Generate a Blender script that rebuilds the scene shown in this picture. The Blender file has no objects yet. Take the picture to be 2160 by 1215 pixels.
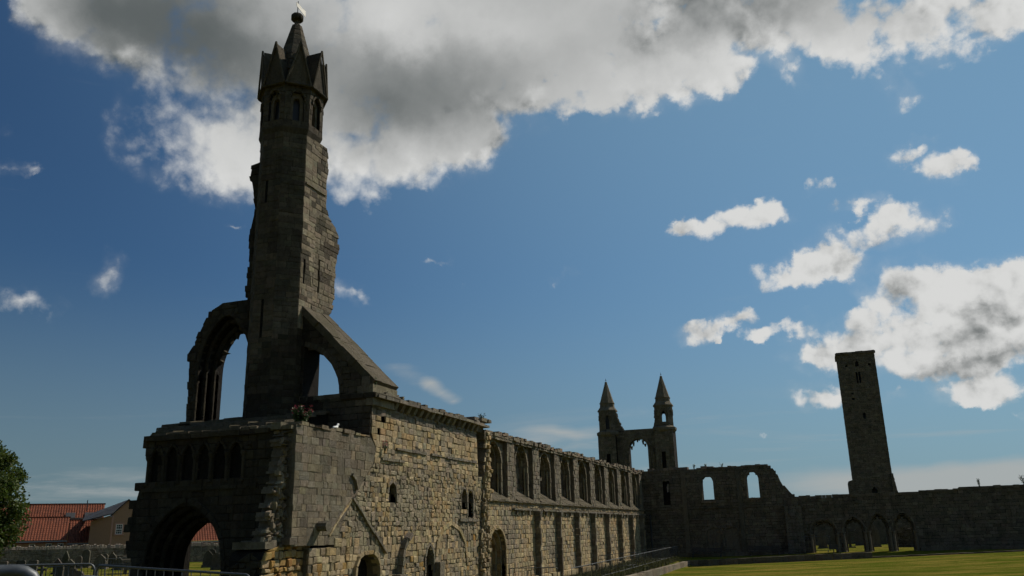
import bpy, math, random
import numpy as np
from mathutils import Matrix, Vector

# ------------------------------------------------------------------ camera, sky, sun, exposure
S = bpy.context.scene
COL = S.collection
R = math.radians
YAW, PITCH, ROLL, EYE = R(20.0), R(16.25), R(1.4), 3.3
fw = Vector((-math.sin(YAW) * math.cos(PITCH), math.cos(YAW) * math.cos(PITCH), math.sin(PITCH)))
rt0 = Vector((math.cos(YAW), math.sin(YAW), 0)); up0 = rt0.cross(fw)
rt = rt0 * math.cos(ROLL) - up0 * math.sin(ROLL)
up = up0 * math.cos(ROLL) + rt0 * math.sin(ROLL)
cam = bpy.data.cameras.new('camera'); cam_o = bpy.data.objects.new('camera', cam); COL.objects.link(cam_o)
cam.sensor_width = 36.0; cam.lens = 1760 / 2160 * 36.0; cam.clip_start = 0.1; cam.clip_end = 9000
cam_o.matrix_world = Matrix(((rt.x, up.x, -fw.x, 0), (rt.y, up.y, -fw.y, 0), (rt.z, up.z, -fw.z, EYE), (0, 0, 0, 1)))
S.camera = cam_o

SUN_AZ, SUN_EL = R(37.0), R(46.0)           # clockwise from +Y
sd = Vector((math.sin(SUN_AZ) * math.cos(SUN_EL), math.cos(SUN_AZ) * math.cos(SUN_EL), math.sin(SUN_EL)))
sl = bpy.data.lights.new('sun', 'SUN'); sl.energy = 4.7; sl.angle = R(0.53); sl.color = (1.0, 0.905, 0.775)
so = bpy.data.objects.new('sun', sl); COL.objects.link(so)
so.rotation_euler = sd.to_track_quat('Z', 'Y').to_euler()

S.view_settings.view_transform = 'Standard'; S.view_settings.look = 'None'
S.view_settings.gamma = 1.0; S.view_settings.use_curve_mapping = False
S.view_settings.exposure = EXPOSURE = -0.35
S.render.engine = 'CYCLES'; S.cycles.use_denoising = True; S.cycles.use_adaptive_sampling = True; S.cycles.adaptive_threshold = 0.02; S.cycles.adaptive_min_samples = 10
S.cycles.max_bounces = 5; S.cycles.diffuse_bounces = 3; S.cycles.caustics_reflective = False; S.cycles.caustics_refractive = False

W = bpy.data.worlds.new('World'); S.world = W; W.use_nodes = True
nt = W.node_tree; nt.nodes.clear()
def N(t, **k):
    n = nt.nodes.new(t)
    for a, v in k.items(): setattr(n, a, v)
    return n
def L(a, b): nt.links.new(a, b)
def math_n(op, a, b=None, c=None, clamp=False):
    n = N('ShaderNodeMath', operation=op); n.use_clamp = clamp
    for i, v in enumerate((a, b, c)):
        if v is None: continue
        if isinstance(v, (int, float)): n.inputs[i].default_value = v
        else: L(v, n.inputs[i])
    return n.outputs[0]
def sstep(v, lo, hi, a=0.0, b=1.0):
    n = N('ShaderNodeMapRange', interpolation_type='SMOOTHSTEP')
    L(v, n.inputs[0]); n.inputs[1].default_value = lo; n.inputs[2].default_value = hi
    n.inputs[3].default_value = a; n.inputs[4].default_value = b
    return n.outputs[0]
def wnoise(vec, scale, detail, rough, typ='FBM', out=0, dist=0.0):
    n = N('ShaderNodeTexNoise'); n.noise_dimensions = '3D'
    n.inputs['Scale'].default_value = scale; n.inputs['Detail'].default_value = detail; n.inputs['Roughness'].default_value = rough
    n.inputs['Distortion'].default_value = dist
    L(vec, n.inputs['Vector']); return n.outputs[out]

tc = N('ShaderNodeTexCoord'); D = tc.outputs['Generated']
sky = N('ShaderNodeTexSky', sky_type='NISHITA'); sky.sun_disc = False
sky.sun_elevation = SUN_EL; sky.sun_rotation = SUN_AZ; sky.altitude = 20; sky.air_density = 1.0; sky.dust_density = 0.0; sky.ozone_density = 3.0
sep = N('ShaderNodeSeparateXYZ'); L(D, sep.inputs[0])
az = math_n('MULTIPLY', math_n('ARCTAN2', sep.outputs[0], sep.outputs[1]), 57.29578)
el = math_n('MULTIPLY', math_n('ARCSINE', sep.outputs[2]), 57.29578)
comb = N('ShaderNodeCombineXYZ'); L(az, comb.inputs[0]); L(el, comb.inputs[1])
# ragged cloud edges: the sky position is pushed about by noise at three scales
def warp(p, scale, amp, det=4):
    n = N('ShaderNodeTexNoise'); n.inputs['Scale'].default_value = scale; n.inputs['Detail'].default_value = det; n.inputs['Roughness'].default_value = 0.62
    L(D, n.inputs['Vector'])
    s = N('ShaderNodeVectorMath', operation='SUBTRACT'); L(n.outputs[1], s.inputs[0]); s.inputs[1].default_value = (.5, .5, .5)
    m = N('ShaderNodeVectorMath', operation='MULTIPLY_ADD'); L(s.outputs[0], m.inputs[0]); m.inputs[1].default_value = (amp, amp, 0); L(p, m.inputs[2])
    return m.outputs[0]
P0 = comb.outputs[0]
P1 = warp(warp(P0, 6.0, 4.5, 3), 26.0, 2.6, 6)
# cloud masses: azimuth, elevation, half widths in degrees, weight
COVER = [(-52.17, 31.02, 3.09, 2.37, 0.9), (-49.51, 30.56, 5.26, 3.52, 0.8), (-45.71, 31.63, 9.34, 4.42, 1.1), (-36.23, 32.79, 14.6, 6.64, 1.3),
    (-43.19, 25.69, 4.63, 4.41, 1.0), (-40.22, 23.97, 4.43, 3.32, 0.8), (-36.39, 24.67, 6.6, 3.68, 1), (-31.11, 28.14, 13.3, 6.13, 1.1),
    (-29.39, 24.6, 3.62, 3.12, 0.7200000000000001), (-26.14, 25.22, 3.68, 3.13, 0.7200000000000001), (-22.82, 25.77, 3.72, 3.13, 0.7200000000000001), (-22.59, 26.2, 3.92, 2.21, 0.6),
    (-21.77, 32.06, 14.03, 6.62, 1.2), (-13.59, 32.95, 12.5, 5.34, 1), (-10.54, 29.98, 7.13, 2.42, 0.7), (-5.21, 30.28, 5.53, 3.26, 0.8),
    (-3.96, 29.2, 2.38, 1.79, 0.5), (1.56, 32.37, 10.52, 3.94, 1.1), (4.69, 29.7, 5.91, 3.67, 0.95), (10.12, 29.49, 6.88, 2.97, 0.9),
    (14.27, 29.1, 2.92, 1.82, 0.6), (-41.16, 40.86, 38.72, 8.38, 1.4), (-3.2, 40.18, 36.36, 7.84, 1.4), (-31.77, 22.43, 2.03, 1.26, 0.6),
    (7.4, 25.89, 1.6, 1.56, 0.6), (-9.98, 28.24, 2.11, 1.23, 0.45), (-14.24, 28.58, 3.95, 1.54, 0.6), (7.4, 22.44, 1.87, 1.14, 0.85),
    (8.72, 20.99, 2.3, 1.26, 0.95), (10.11, 21.07, 1.06, 0.9, 0.5), (0.94, 21.79, 1.27, 0.86, 0.6400000000000001), (2.08, 21.81, 1.25, 0.86, 0.6400000000000001),
    (3.21, 21.82, 1.24, 0.85, 0.6400000000000001), (-5.82, 19.75, 1.95, 1.33, 0.95), (-4.03, 20.22, 1.87, 1.24, 0.76), (-2.35, 20.36, 1.84, 1.23, 0.76),
    (-0.69, 20.48, 1.81, 1.22, 0.76), (-7.36, 19.81, 1.22, 0.89, 0.75), (6.41, 18.06, 3.08, 1.45, 0.95), (4.2, 19.76, 2.06, 0.79, 0.7),
    (1.89, 17.06, 3.0, 2.25, 1.0), (-1.28, 16.1, 2.83, 1.58, 1), (0.87, 16.21, 3.42, 1.75, 0.9), (5.61, 14.66, 3.65, 2.21, 1.1),
    (10.09, 13.97, 3.82, 1.75, 1), (12.24, 13.18, 3.43, 2.33, 1.1), (8.02, 12.54, 5.54, 2.55, 1.1), (2.86, 11.25, 4.47, 1.79, 1),
    (-0.12, 10.63, 2.83, 1.18, 0.95), (11.06, 10.68, 5.17, 2.83, 1.15), (6.74, 9.49, 4.39, 1.58, 0.9), (10.4, 8.23, 4.93, 1.96, 1.1),
    (8.68, 6.95, 3.3, 0.99, 0.9), (-7.39, 12.61, 1.77, 1.06, 0.8), (-5.83, 12.99, 1.75, 1.05, 0.8), (-4.28, 13.35, 1.73, 1.04, 0.8),
    (-3.36, 12.14, 1.48, 0.94, 0.76), (-2.03, 12.25, 1.46, 0.93, 0.76), (-0.7, 12.37, 1.44, 0.93, 0.76), (0.47, 8.3, 3.02, 1.38, 0.9),
    (3.97, 7.13, 1.79, 0.88, 0.75), (14.4, 11.85, 4.05, 4.77, 1), (-12.32, 7.29, 1.91, 0.44, 0.5), (-51.45, 13.62, 2.74, 1.35, 1),
    (-46.83, 15.71, 1.43, 1.82, 0.75), (-31.22, 16.07, 2.62, 1.02, 0.9), (-26.84, 17.87, 1.02, 0.52, 0.48), (-25.92, 18.01, 1.03, 0.52, 0.48),
    (-25.0, 18.14, 1.03, 0.52, 0.48), (-53.0, 22.26, 0.85, 0.49, 0.48), (-52.27, 22.55, 0.86, 0.5, 0.48), (-51.53, 22.84, 0.88, 0.5, 0.48),
    (-16.72, 17.35, 0.75, 0.41, 0.4), (-16.05, 17.44, 0.75, 0.41, 0.4), (-15.38, 17.52, 0.75, 0.41, 0.4), (-23.55, 17.03, 0.75, 0.45, 0.38),
    (-53.47, 23.56, 1.03, 0.82, 0.3), (-39.27, 19.78, 0.62, 0.31, 0.3), (-4.06, 6.06, 0.36, 0.29, 0.32000000000000006), (-3.74, 6.16, 0.36, 0.29, 0.32000000000000006),
    (-3.42, 6.25, 0.36, 0.29, 0.32000000000000006), (11.18, 5.67, 0.83, 0.34, 0.5)]
GREY = [(-48.8, 31.83, 11.34, 6.19, 0.75), (-42.82, 31.3, 9.67, 5.65, 0.5), (-38.21, 31.68, 14.59, 8.67, 0.45), (-29.02, 28.87, 13.51, 6.74, 0.62),
    (-22.56, 28.39, 10.84, 5.28, 0.35), (-15.1, 32.45, 15.46, 5.68, 0.42), (1.92, 32.59, 10.82, 3.08, 0.6), (-5.98, 32.76, 8.47, 3.2, 0.3),
    (8.48, 30.21, 5.91, 1.91, 0.3), (-29.86, 33.63, 4.74, 2.63, -0.3), (-37.77, 42.93, 40.61, 9.98, 0.7), (-2.92, 41.97, 40.44, 9.14, 0.6),
    (5.72, 13.51, 2.19, 1.18, 0.4), (7.77, 10.97, 4.95, 0.87, 0.4), (6.59, 8.49, 5.5, 1.04, 0.65), (10.95, 11.55, 2.96, 0.84, 0.6),
    (10.78, 9.03, 3.65, 0.84, 0.6), (2.36, 16.17, 2.64, 0.73, 0.45), (5.17, 17.42, 1.99, 0.53, 0.4), (10.36, 12.49, 2.26, 0.57, 0.5)]
CIRRUS = [(4.09, 2.23, 11.03, 1.7, 0.9), (10.45, 2.74, 7.04, 1.35, 0.5), (-17.01, 6.57, 5.47, 0.7, 0.7), (-25.87, 9.94, 1.07, 0.63, 0.48),
    (-25.07, 9.38, 1.07, 0.63, 0.48), (-24.27, 8.83, 1.07, 0.63, 0.48), (-19.61, 5.85, 3.86, 0.5, 0.5), (-43.75, 3.91, 8.06, 1.14, 0.35),
    (-28.48, 11.06, 1.42, 0.86, 0.24), (-27.35, 10.42, 1.43, 0.86, 0.24), (-26.22, 9.78, 1.43, 0.86, 0.24)]
def field(blobs, p):
    acc = None
    for a, e, ra, re_, w in blobs:
        m = N('ShaderNodeVectorMath', operation='MULTIPLY_ADD'); L(p, m.inputs[0])
        m.inputs[1].default_value = (1 / ra, 1 / re_, 0); m.inputs[2].default_value = (-a / ra, -e / re_, 0)
        g = N('ShaderNodeVectorMath', operation='LENGTH'); L(m.outputs[0], g.inputs[0])
        h = math_n('MAXIMUM', math_n('SUBTRACT', 1.0, g.outputs['Value']), 0.0)
        acc = math_n('MULTIPLY', h, w) if acc is None else math_n('MULTIPLY_ADD', h, w, acc)
    return acc
cov = field(COVER, P1)
# the rest of the dome carries the same scattered cumulus as the part in view
inaz = math_n('MULTIPLY', sstep(az, -75, -60), sstep(az, 20, 36, 1, 0))
inv = math_n('MULTIPLY', inaz, sstep(el, 36, 50, 1, 0))
rest = math_n('MULTIPLY', sstep(wnoise(D, 2.2, 3, .55), .5, .68), math_n('SUBTRACT', 1.0, inv))
rest = math_n('MULTIPLY', rest, sstep(el, 4, 14))
cov = math_n('MULTIPLY_ADD', rest, 0.8, cov)
SUNV = N('ShaderNodeVectorMath', operation='ADD'); L(D, SUNV.inputs[0]); SUNV.inputs[1].default_value = tuple(sd * 0.014)
def billow(vec, det):
    """wispy fbm mixed with rounded cauliflower lumps"""
    f_ = math_n('SUBTRACT', wnoise(vec, 19.0, det, .64), .5)
    wn = N('ShaderNodeTexNoise'); wn.inputs['Scale'].default_value = 30.0; wn.inputs['Detail'].default_value = 2; L(vec, wn.inputs['Vector'])
    wv = N('ShaderNodeVectorMath', operation='MULTIPLY_ADD'); L(wn.outputs[1], wv.inputs[0]); wv.inputs[1].default_value = (.03, .03, .03); L(vec, wv.inputs[2])
    v_ = N('ShaderNodeTexVoronoi'); v_.feature = 'F1'; v_.inputs['Scale'].default_value = 21.0; v_.inputs['Detail'].default_value = 2.0; v_.inputs['Roughness'].default_value = .55; L(wv.outputs[0], v_.inputs['Vector'])
    return math_n('MULTIPLY_ADD', f_, 1.25, math_n('MULTIPLY', math_n('SUBTRACT', .80, v_.outputs['Distance']), .60))
b0 = billow(D, 8); b1 = billow(SUNV.outputs[0], 5)
puff = wnoise(D, 9.0, 3, .5)
nz = math_n('MULTIPLY', math_n('MULTIPLY_ADD', math_n('SUBTRACT', puff, .5), .8, b0), sstep(az, -22, -8, 1.0, 1.5))
dens = math_n('ADD', math_n('MINIMUM', cov, 1.25), math_n('MULTIPLY', nz, math_n('MINIMUM', math_n('MULTIPLY', cov, 4.0), 1.0)))
alpha = sstep(math_n('DIVIDE', math_n('SUBTRACT', dens, 0.14), sstep(az, -42, -12, .98, .58)), 0.0, 1.0)
veil = math_n('MULTIPLY', sstep(cov, .02, .7, 0, .42), sstep(math_n('ADD', puff, math_n('MULTIPLY', b0, .3)), .35, .7))
alpha = math_n('MAXIMUM', alpha, veil)
thick = math_n('ADD', field(GREY, P1), math_n('MULTIPLY', rest, 0.9))
lump = wnoise(D, 12.0, 5, .55)
amp = math_n('MAXIMUM', sstep(cov, .55, 1.25, .95, .05), sstep(el, 20, 25, .95, .05))
shade = math_n('ADD', thick, math_n('MULTIPLY', amp, math_n('ADD', math_n('MULTIPLY', math_n('SUBTRACT', lump, .47), .8), math_n('MULTIPLY', math_n('SUBTRACT', b1, b0), 1.1))))
g1 = sstep(shade, -0.20, 1.15)
ccol = N('ShaderNodeMix', data_type='RGBA'); L(g1, ccol.inputs[0])
ccol.inputs[6].default_value = (0.95, 0.955, 0.94, 1); ccol.inputs[7].default_value = (0.15, 0.17, 0.172, 1)
# thin cirrus streaks low down
smap = N('ShaderNodeMapping'); L(P0, smap.inputs[0]); smap.inputs['Rotation'].default_value = (0, 0, R(-3)); smap.inputs['Scale'].default_value = (.055, .55, 1)
cir = wnoise(smap.outputs[0], 1.0, 6, .6, dist=.6)
cirm = math_n('MULTIPLY', sstep(cir, .5, .74), math_n('MULTIPLY', sstep(el, -1, 1.5), sstep(el, 3.5, 9.5, 1, 0)))
cirm = math_n('MULTIPLY', cirm, 0.55)
band = field(CIRRUS, warp(P0, 5.0, 2.0, 4))
cirm = math_n('MAXIMUM', cirm, math_n('MULTIPLY', sstep(math_n('ADD', band, math_n('MULTIPLY', math_n('SUBTRACT', cir, .5), .8)), .1, .75), .85))
SKY_STRENGTH = 0.052
bg = N('ShaderNodeBackground'); bg.inputs[1].default_value = SKY_STRENGTH
# cloud radiances are relative to the sky, so both share one strength
k = N('ShaderNodeVectorMath', operation='SCALE'); L(ccol.outputs[2], k.inputs[0]); k.inputs['Scale'].default_value = CLOUD_GAIN = 17.5
# the sky brightens towards the sun
dt = N('ShaderNodeVectorMath', operation='DOT_PRODUCT'); L(D, dt.inputs[0]); dt.inputs[1].default_value = tuple(sd)
aur = sstep(dt.outputs['Value'], 0.0, 0.95, 0.80, 1.25)
tint = N('ShaderNodeVectorMath', operation='MULTIPLY'); L(sky.outputs[0], tint.inputs[0]); tint.inputs[1].default_value = (0.70, 1.04, 1.27)
hz = N('ShaderNodeMix', data_type='RGBA'); L(sstep(el, -2, 18, .95, 0), hz.inputs[0]); L(tint.outputs[0], hz.inputs[6]); hz.inputs[7].default_value = (4.3, 6.3, 7.3, 1)
pal_ = N('ShaderNodeMix', data_type='RGBA'); L(sstep(dt.outputs['Value'], .25, .95, 0, .5), pal_.inputs[0]); L(hz.outputs[2], pal_.inputs[6]); pal_.inputs[7].default_value = (5.2, 8.9, 11.0, 1)
au = N('ShaderNodeVectorMath', operation='SCALE'); L(pal_.outputs[2], au.inputs[0]); L(aur, au.inputs['Scale'])
m0 = N('ShaderNodeMix', data_type='RGBA'); L(cirm, m0.inputs[0]); L(au.outputs[0], m0.inputs[6]); m0.inputs[7].default_value = (9.8, 10.2, 10.0, 1)
m1 = N('ShaderNodeMix', data_type='RGBA'); L(alpha, m1.inputs[0]); L(m0.outputs[2], m1.inputs[6]); L(k.outputs[0], m1.inputs[7])
L(m1.outputs[2], bg.inputs[0])
W.cycles.sampling_method = 'MANUAL'; W.cycles.sample_map_resolution = 512
wo = N('ShaderNodeOutputWorld'); L(bg.outputs[0], wo.inputs[0])

# ------------------------------------------------------------------ materials
def mat(name):
    m = bpy.data.materials.new(name); m.use_nodes = True
    t = m.node_tree; b = t.nodes['Principled BSDF']; return m, t, b
def tn(t, typ, **k):
    n = t.nodes.new(typ)
    for a, v in k.items(): setattr(n, a, v)
    return n
def tnoise(t, pos, scale, det=5, rough=.6):
    n = tn(t, 'ShaderNodeTexNoise'); n.inputs['Scale'].default_value = scale; n.inputs['Detail'].default_value = det; n.inputs['Roughness'].default_value = rough
    t.links.new(pos, n.inputs['Vector']); return n.outputs[0]
def tramp(t, v, lo, hi, a=0.0, b=1.0):
    n = tn(t, 'ShaderNodeMapRange'); n.interpolation_type = 'SMOOTHSTEP'
    t.links.new(v, n.inputs[0]); n.inputs[1].default_value = lo; n.inputs[2].default_value = hi; n.inputs[3].default_value = a; n.inputs[4].default_value = b
    return n.outputs[0]
def tmix(t, f, a, b, mode='MIX'):
    n = tn(t, 'ShaderNodeMix', data_type='RGBA', blend_type=mode)
    for i, v in ((0, f), (6, a), (7, b)):
        if isinstance(v, (int, float)): n.inputs[i].default_value = v
        elif isinstance(v, tuple): n.inputs[i].default_value = (*v, 1)
        else: t.links.new(v, n.inputs[i])
    return n.outputs[2]
def stone_mat(name, tint=True, base=(.2, .18, .14), lichen=(.30, .29, .24), moss=None, bump=.06, soot=.38):
    m, t, b = mat(name)
    pos = tn(t, 'ShaderNodeNewGeometry').outputs['Position']
    if tint:
        at = tn(t, 'ShaderNodeAttribute'); at.attribute_name = 'tint'; col = at.outputs['Color']
    else:
        rg = tn(t, 'ShaderNodeRGB'); rg.outputs[0].default_value = (*base, 1); col = rg.outputs[0]
    n1 = tnoise(t, pos, .8, 7, .66); n2 = tnoise(t, pos, 6.5, 7, .72); n3 = tnoise(t, pos, 30.0, 5, .75)
    col = tmix(t, tramp(t, n2, .38, .70, 0, .6), col, tmix(t, 1.0, col, (.45, .42, .38), 'MULTIPLY'))
    col = tmix(t, tramp(t, n1, .44, .66, 0, soot), col, tmix(t, 1.0, col, (.36, .35, .33), 'MULTIPLY'))
    col = tmix(t, tramp(t, n3, .62, .72, 0, .45), col, lichen)
    sm = tn(t, 'ShaderNodeMapping'); t.links.new(pos, sm.inputs[0]); sm.inputs['Scale'].default_value = (2.6, 2.6, .2)
    n4 = tnoise(t, sm.outputs[0], 1.0, 5, .6)
    col = tmix(t, tramp(t, n4, .5, .7, 0, .42), col, tmix(t, 1.0, col, (.34, .33, .31), 'MULTIPLY'))
    n5 = tnoise(t, pos, 2.3, 6, .7)
    col = tmix(t, tramp(t, n5, .60, .72, 0, .5), col, tmix(t, 1.0, col, (1.5, 1.45, 1.35), 'MULTIPLY'))
    if moss: col = tmix(t, tramp(t, n1, .42, .6, 0, .7), col, moss)
    t.links.new(col, b.inputs['Base Color']); b.inputs['Roughness'].default_value = .93
    b.inputs['Specular IOR Level'].default_value = .15
    bp = tn(t, 'ShaderNodeBump'); bp.inputs['Strength'].default_value = .9; bp.inputs['Distance'].default_value = bump
    ad = tn(t, 'ShaderNodeMath', operation='MULTIPLY_ADD'); t.links.new(n3, ad.inputs[0]); ad.inputs[1].default_value = .35; t.links.new(n2, ad.inputs[2])
    t.links.new(ad.outputs[0], bp.inputs['Height']); t.links.new(bp.outputs[0], b.inputs['Normal'])
    return m
def plain(name, col, rough=.6, metal=0.0, nscale=0, namp=.3, bump=0):
    m, t, b = mat(name); b.inputs['Roughness'].default_value = rough; b.inputs['Metallic'].default_value = metal
    if nscale:
        pos = tn(t, 'ShaderNodeNewGeometry').outputs['Position']; n = tnoise(t, pos, nscale, 5, .65)
        c = tmix(t, tramp(t, n, .35, .7), col, tuple(x * (1 - namp) for x in col)); t.links.new(c, b.inputs['Base Color'])
        if bump:
            bp = tn(t, 'ShaderNodeBump'); bp.inputs['Distance'].default_value = bump; t.links.new(n, bp.inputs['Height']); t.links.new(bp.outputs[0], b.inputs['Normal'])
    else: b.inputs['Base Color'].default_value = (*col, 1)
    return m
M = dict(
    stone=stone_mat('weathered_sandstone'),
    core=stone_mat('mortar_core', tint=False, base=(.17, .145, .105)),
    dark_core=stone_mat('near_black_core', tint=False, base=(.020, .018, .015), soot=.7),  # near-black body behind the facing stones, also in reveals and openings
    slab=stone_mat('mossy_slab', tint=False, base=(.125, .105, .075), moss=(.075, .066, .036)),
    metal=plain('galvanised_steel', (.11, .118, .125), .5, .6, 30, .3),
    green=plain('leaf_green', (.045, .085, .018), .6, 0, 3, .4),
    grass_blade=plain('dry_grass_blade', (.115, .115, .035), .8, 0, .6, .5),
    petal=plain('valerian_petal', (.50, .035, .075), .6),
    white=plain('white_feather', (.75, .75, .72), .7),
    bark=plain('bark', (.09, .07, .05), .9, 0, 8, .4),
    glass=plain('window_glass', (.02, .025, .03), .08),
    frame=plain('white_frame', (.72, .72, .68), .5),
    harl=plain('ochre_harling', (.36, .215, .125), .9, 0, 6, .12),
    harl_trim=plain('pink_trim', (.46, .26, .19), .85),
    pantile=plain('red_pantile', (.180, .048, .019), .95, 0, 1.3, .4),
    slate=plain('grey_slate', (.035, .035, .037), .7, 0, 4, .3),
    gutter=plain('grey_gutter', (.25, .27, .29), .5),
    vane=plain('pale_vane', (.78, .74, .66), .5),
    black=plain('black_board', (.02, .02, .022), .5),
    wood=plain('bench_wood', (.07, .06, .05), .8, 0, 9, .4),
)

# ------------------------------------------------------------------ helpers
class MB:
    """collects faces for one mesh"""
    def __init__(s): s.v = []; s.f = []; s.t = []
    def add(s, vs, fs, tint=None):
        b = len(s.v); s.v += [tuple(p) for p in vs]; s.f += [tuple(b + i for i in f) for f in fs]
        s.t += [tint or (.2, .18, .14)] * len(vs)
    def hexa(s, b4, t4, tint=None):
        s.add(list(b4) + list(t4), [(3, 2, 1, 0), (4, 5, 6, 7), (0, 1, 5, 4), (1, 2, 6, 5), (2, 3, 7, 6), (3, 0, 4, 7)], tint)
    def box(s, x0, x1, y0, y1, z0, z1, tint=None):
        s.hexa([(x0, y0, z0), (x1, y0, z0), (x1, y1, z0), (x0, y1, z0)], [(x0, y0, z1), (x1, y0, z1), (x1, y1, z1), (x0, y1, z1)], tint)
    def tube(s, pts, r, n=8, tint=None, closed=False):
        pts = [Vector(p) for p in pts]; rings = []; rr = r if isinstance(r, (list, tuple)) else [r] * len(pts)
        for i, p in enumerate(pts):
            d = (pts[min(i + 1, len(pts) - 1)] - pts[max(i - 1, 0)]).normalized()
            a = d.cross(Vector((0, 0, 1)));
            if a.length < .05: a = d.cross(Vector((0, 1, 0)))
            a.normalize(); c = d.cross(a)
            rings.append([p + (a * math.cos(2 * math.pi * k / n) + c * math.sin(2 * math.pi * k / n)) * rr[i] for k in range(n)])
        vs = [q for g in rings for q in g]; fs = []
        for i in range(len(pts) - 1):
            for k in range(n): fs.append((i * n + k, i * n + (k + 1) % n, (i + 1) * n + (k + 1) % n, (i + 1) * n + k))
        fs.append(tuple(range(n))[::-1]); fs.append(tuple(range(len(vs) - n, len(vs))))
        s.add(vs, fs, tint)
    def lathe(s, c, prof, n=8, a0=0.0, tint=None):
        vs = []; fs = []
        for r, z in prof:
            for k in range(n):
                a = a0 + 2 * math.pi * k / n; vs.append((c[0] + r * math.sin(a), c[1] - r * math.cos(a), c[2] + z))
        for i in range(len(prof) - 1):
            for k in range(n): fs.append((i * n + k, i * n + (k + 1) % n, (i + 1) * n + (k + 1) % n, (i + 1) * n + k))
        fs.append(tuple(range(n))[::-1]); fs.append(tuple(range(len(vs) - n, len(vs))))
        s.add(vs, fs, tint)
    def build(s, name, material, parent=None, kind=None, smooth=False):
        m = bpy.data.meshes.new(name)
        off = Vector(parent['base']) if parent is not None else Vector((0, 0, 0))
        m.from_pydata([(p[0] - off.x, p[1] - off.y, p[2] - off.z) for p in s.v], [], s.f)
        at = m.attributes.new('tint', 'FLOAT_COLOR', 'POINT')
        at.data.foreach_set('color', np.hstack([np.array(s.t, 'f'), np.ones((len(s.t), 1), 'f')]).ravel())
        m.materials.append(material if not isinstance(material, str) else M[material])
        if smooth: m.polygons.foreach_set('use_smooth', [True] * len(m.polygons))
        o = bpy.data.objects.new(name, m); COL.objects.link(o)
        if parent is not None:
            o.parent = parent['root']
        if kind: o['kind'] = kind
        return o
def sub(parent_obj, child):               # make child a sub-part of a part (both built in the same local space)
    child.parent = parent_obj; return child
class Thing(dict):
    """an Empty at the thing's base, with its parts and its stones"""
    def __init__(s, name, label, cat, base, group=None, rz=0.0):
        r = bpy.data.objects.new(name, None); COL.objects.link(r); r.empty_display_size = .3
        r.location = base; r['label'] = label; r['category'] = cat
        if group: r['group'] = group
        s['root'] = r; s['base'] = base; s.stones = []
    def stone(s, vs, tint, fs=None, rank=1.0): s.stones.append((vs, fs or STONE_F, tint, rank))
    def finish(s, most=300, name='stone', rest='stonework'):
        sc = []
        for i, (vs, fs, t, k) in enumerate(s.stones):
            c = sum((Vector(v) for v in vs[-4:]), Vector()) / 4; d = c - Vector((0, 0, EYE)); z = d.dot(fw)
            px, py = 1080 + 1760 * d.dot(rt) / z, 607 - 1760 * d.dot(up) / z
            a, b, e = Vector(vs[-4]), Vector(vs[-3]), Vector(vs[-1])
            ar = (b - a).cross(e - a); sz = abs(ar.dot(d.normalized())) * (1760 / max(z, .1)) ** 2 * k
            sc.append((sz if (z > 0 and -5 < px < 2165 and -5 < py < 1220 and ar.dot(d) < 0) else -1.0, i))
        sc.sort(reverse=True); big = {i for q, i in sc[:most] if q > 60}
        mb = MB()
        for i, (vs, fs, t, k) in enumerate(s.stones):
            if i in big:
                one = MB(); one.add(vs, fs, t); one.build(name, 'stone', s)
            else: mb.add(vs, fs, t)
        if mb.v: mb.build(rest, 'stone', s, kind='stuff')
def single(name, label, cat, mb, material, group=None, kind=None, smooth=False):
    o = mb.build(name, material, None, kind, smooth)
    if label: o['label'] = label
    if cat: o['category'] = cat
    if group: o['group'] = group
    return o

STONE_F = [(0, 1, 5, 4), (1, 2, 6, 5), (2, 3, 7, 6), (3, 0, 4, 7), (4, 5, 9, 8), (5, 6, 10, 9), (6, 7, 11, 10), (7, 4, 8, 11), (8, 9, 10, 11)]
rnd = random.Random(7)
class Frame:
    def __init__(s, o, n):
        s.o = Vector(o); s.n = Vector(n).normalized(); s.u = Vector((0, 0, 1)).cross(s.n)
    def p(s, u, v, d=0.0): return s.o + s.u * u + s.n * d + Vector((0, 0, v))
def west(y): return Frame((0, y, 0), (0, -1, 0))       # u is world X
def south(x): return Frame((x, 0, 0), (1, 0, 0))       # u is world Y
def spans(polys, v):
    xs = []
    for poly in polys:
        for (a, b), (c, d) in zip(poly, poly[1:] + poly[:1]):
            if (b <= v) != (d <= v): xs.append(a + (v - b) * (c - a) / (d - b))
    xs.sort(); return list(zip(xs[::2], xs[1::2]))
def arch(uc, a, v0, vs, va, n=7):
    """pointed (or round) arch opening, anticlockwise"""
    h = va - vs; r = (a * a + h * h) / (2 * a); th = math.asin(min(1, h / r))
    if r < a: th = math.pi - th if h > r else th
    right = [(uc + a - r + r * math.cos(th * i / n), vs + r * math.sin(th * i / n)) for i in range(n + 1)]
    left = [(2 * uc - x, y) for x, y in reversed(right)][1:]
    return [(uc - a, v0), (uc + a, v0)] + right + left
from mathutils import noise as mnoise
def patchy(u, v, *pals, s=.45):
    n_ = mnoise.noise(Vector((u * s, v * s * 1.3, 3.7))) * 1.2 + rnd.uniform(-.35, .35) + .5
    return pals[max(0, min(len(pals) - 1, int(n_ * len(pals))))]
def pick(pal, r):
    c = r.choice(pal); k = r.uniform(.84, 1.14); m_ = [sum(q[i] for q in pal) / len(pal) for i in range(3)]; return tuple(min(.6, (x * .62 + y * .38) * k * r.uniform(.96, 1.04)) for x, y in zip(c, m_))
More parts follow.
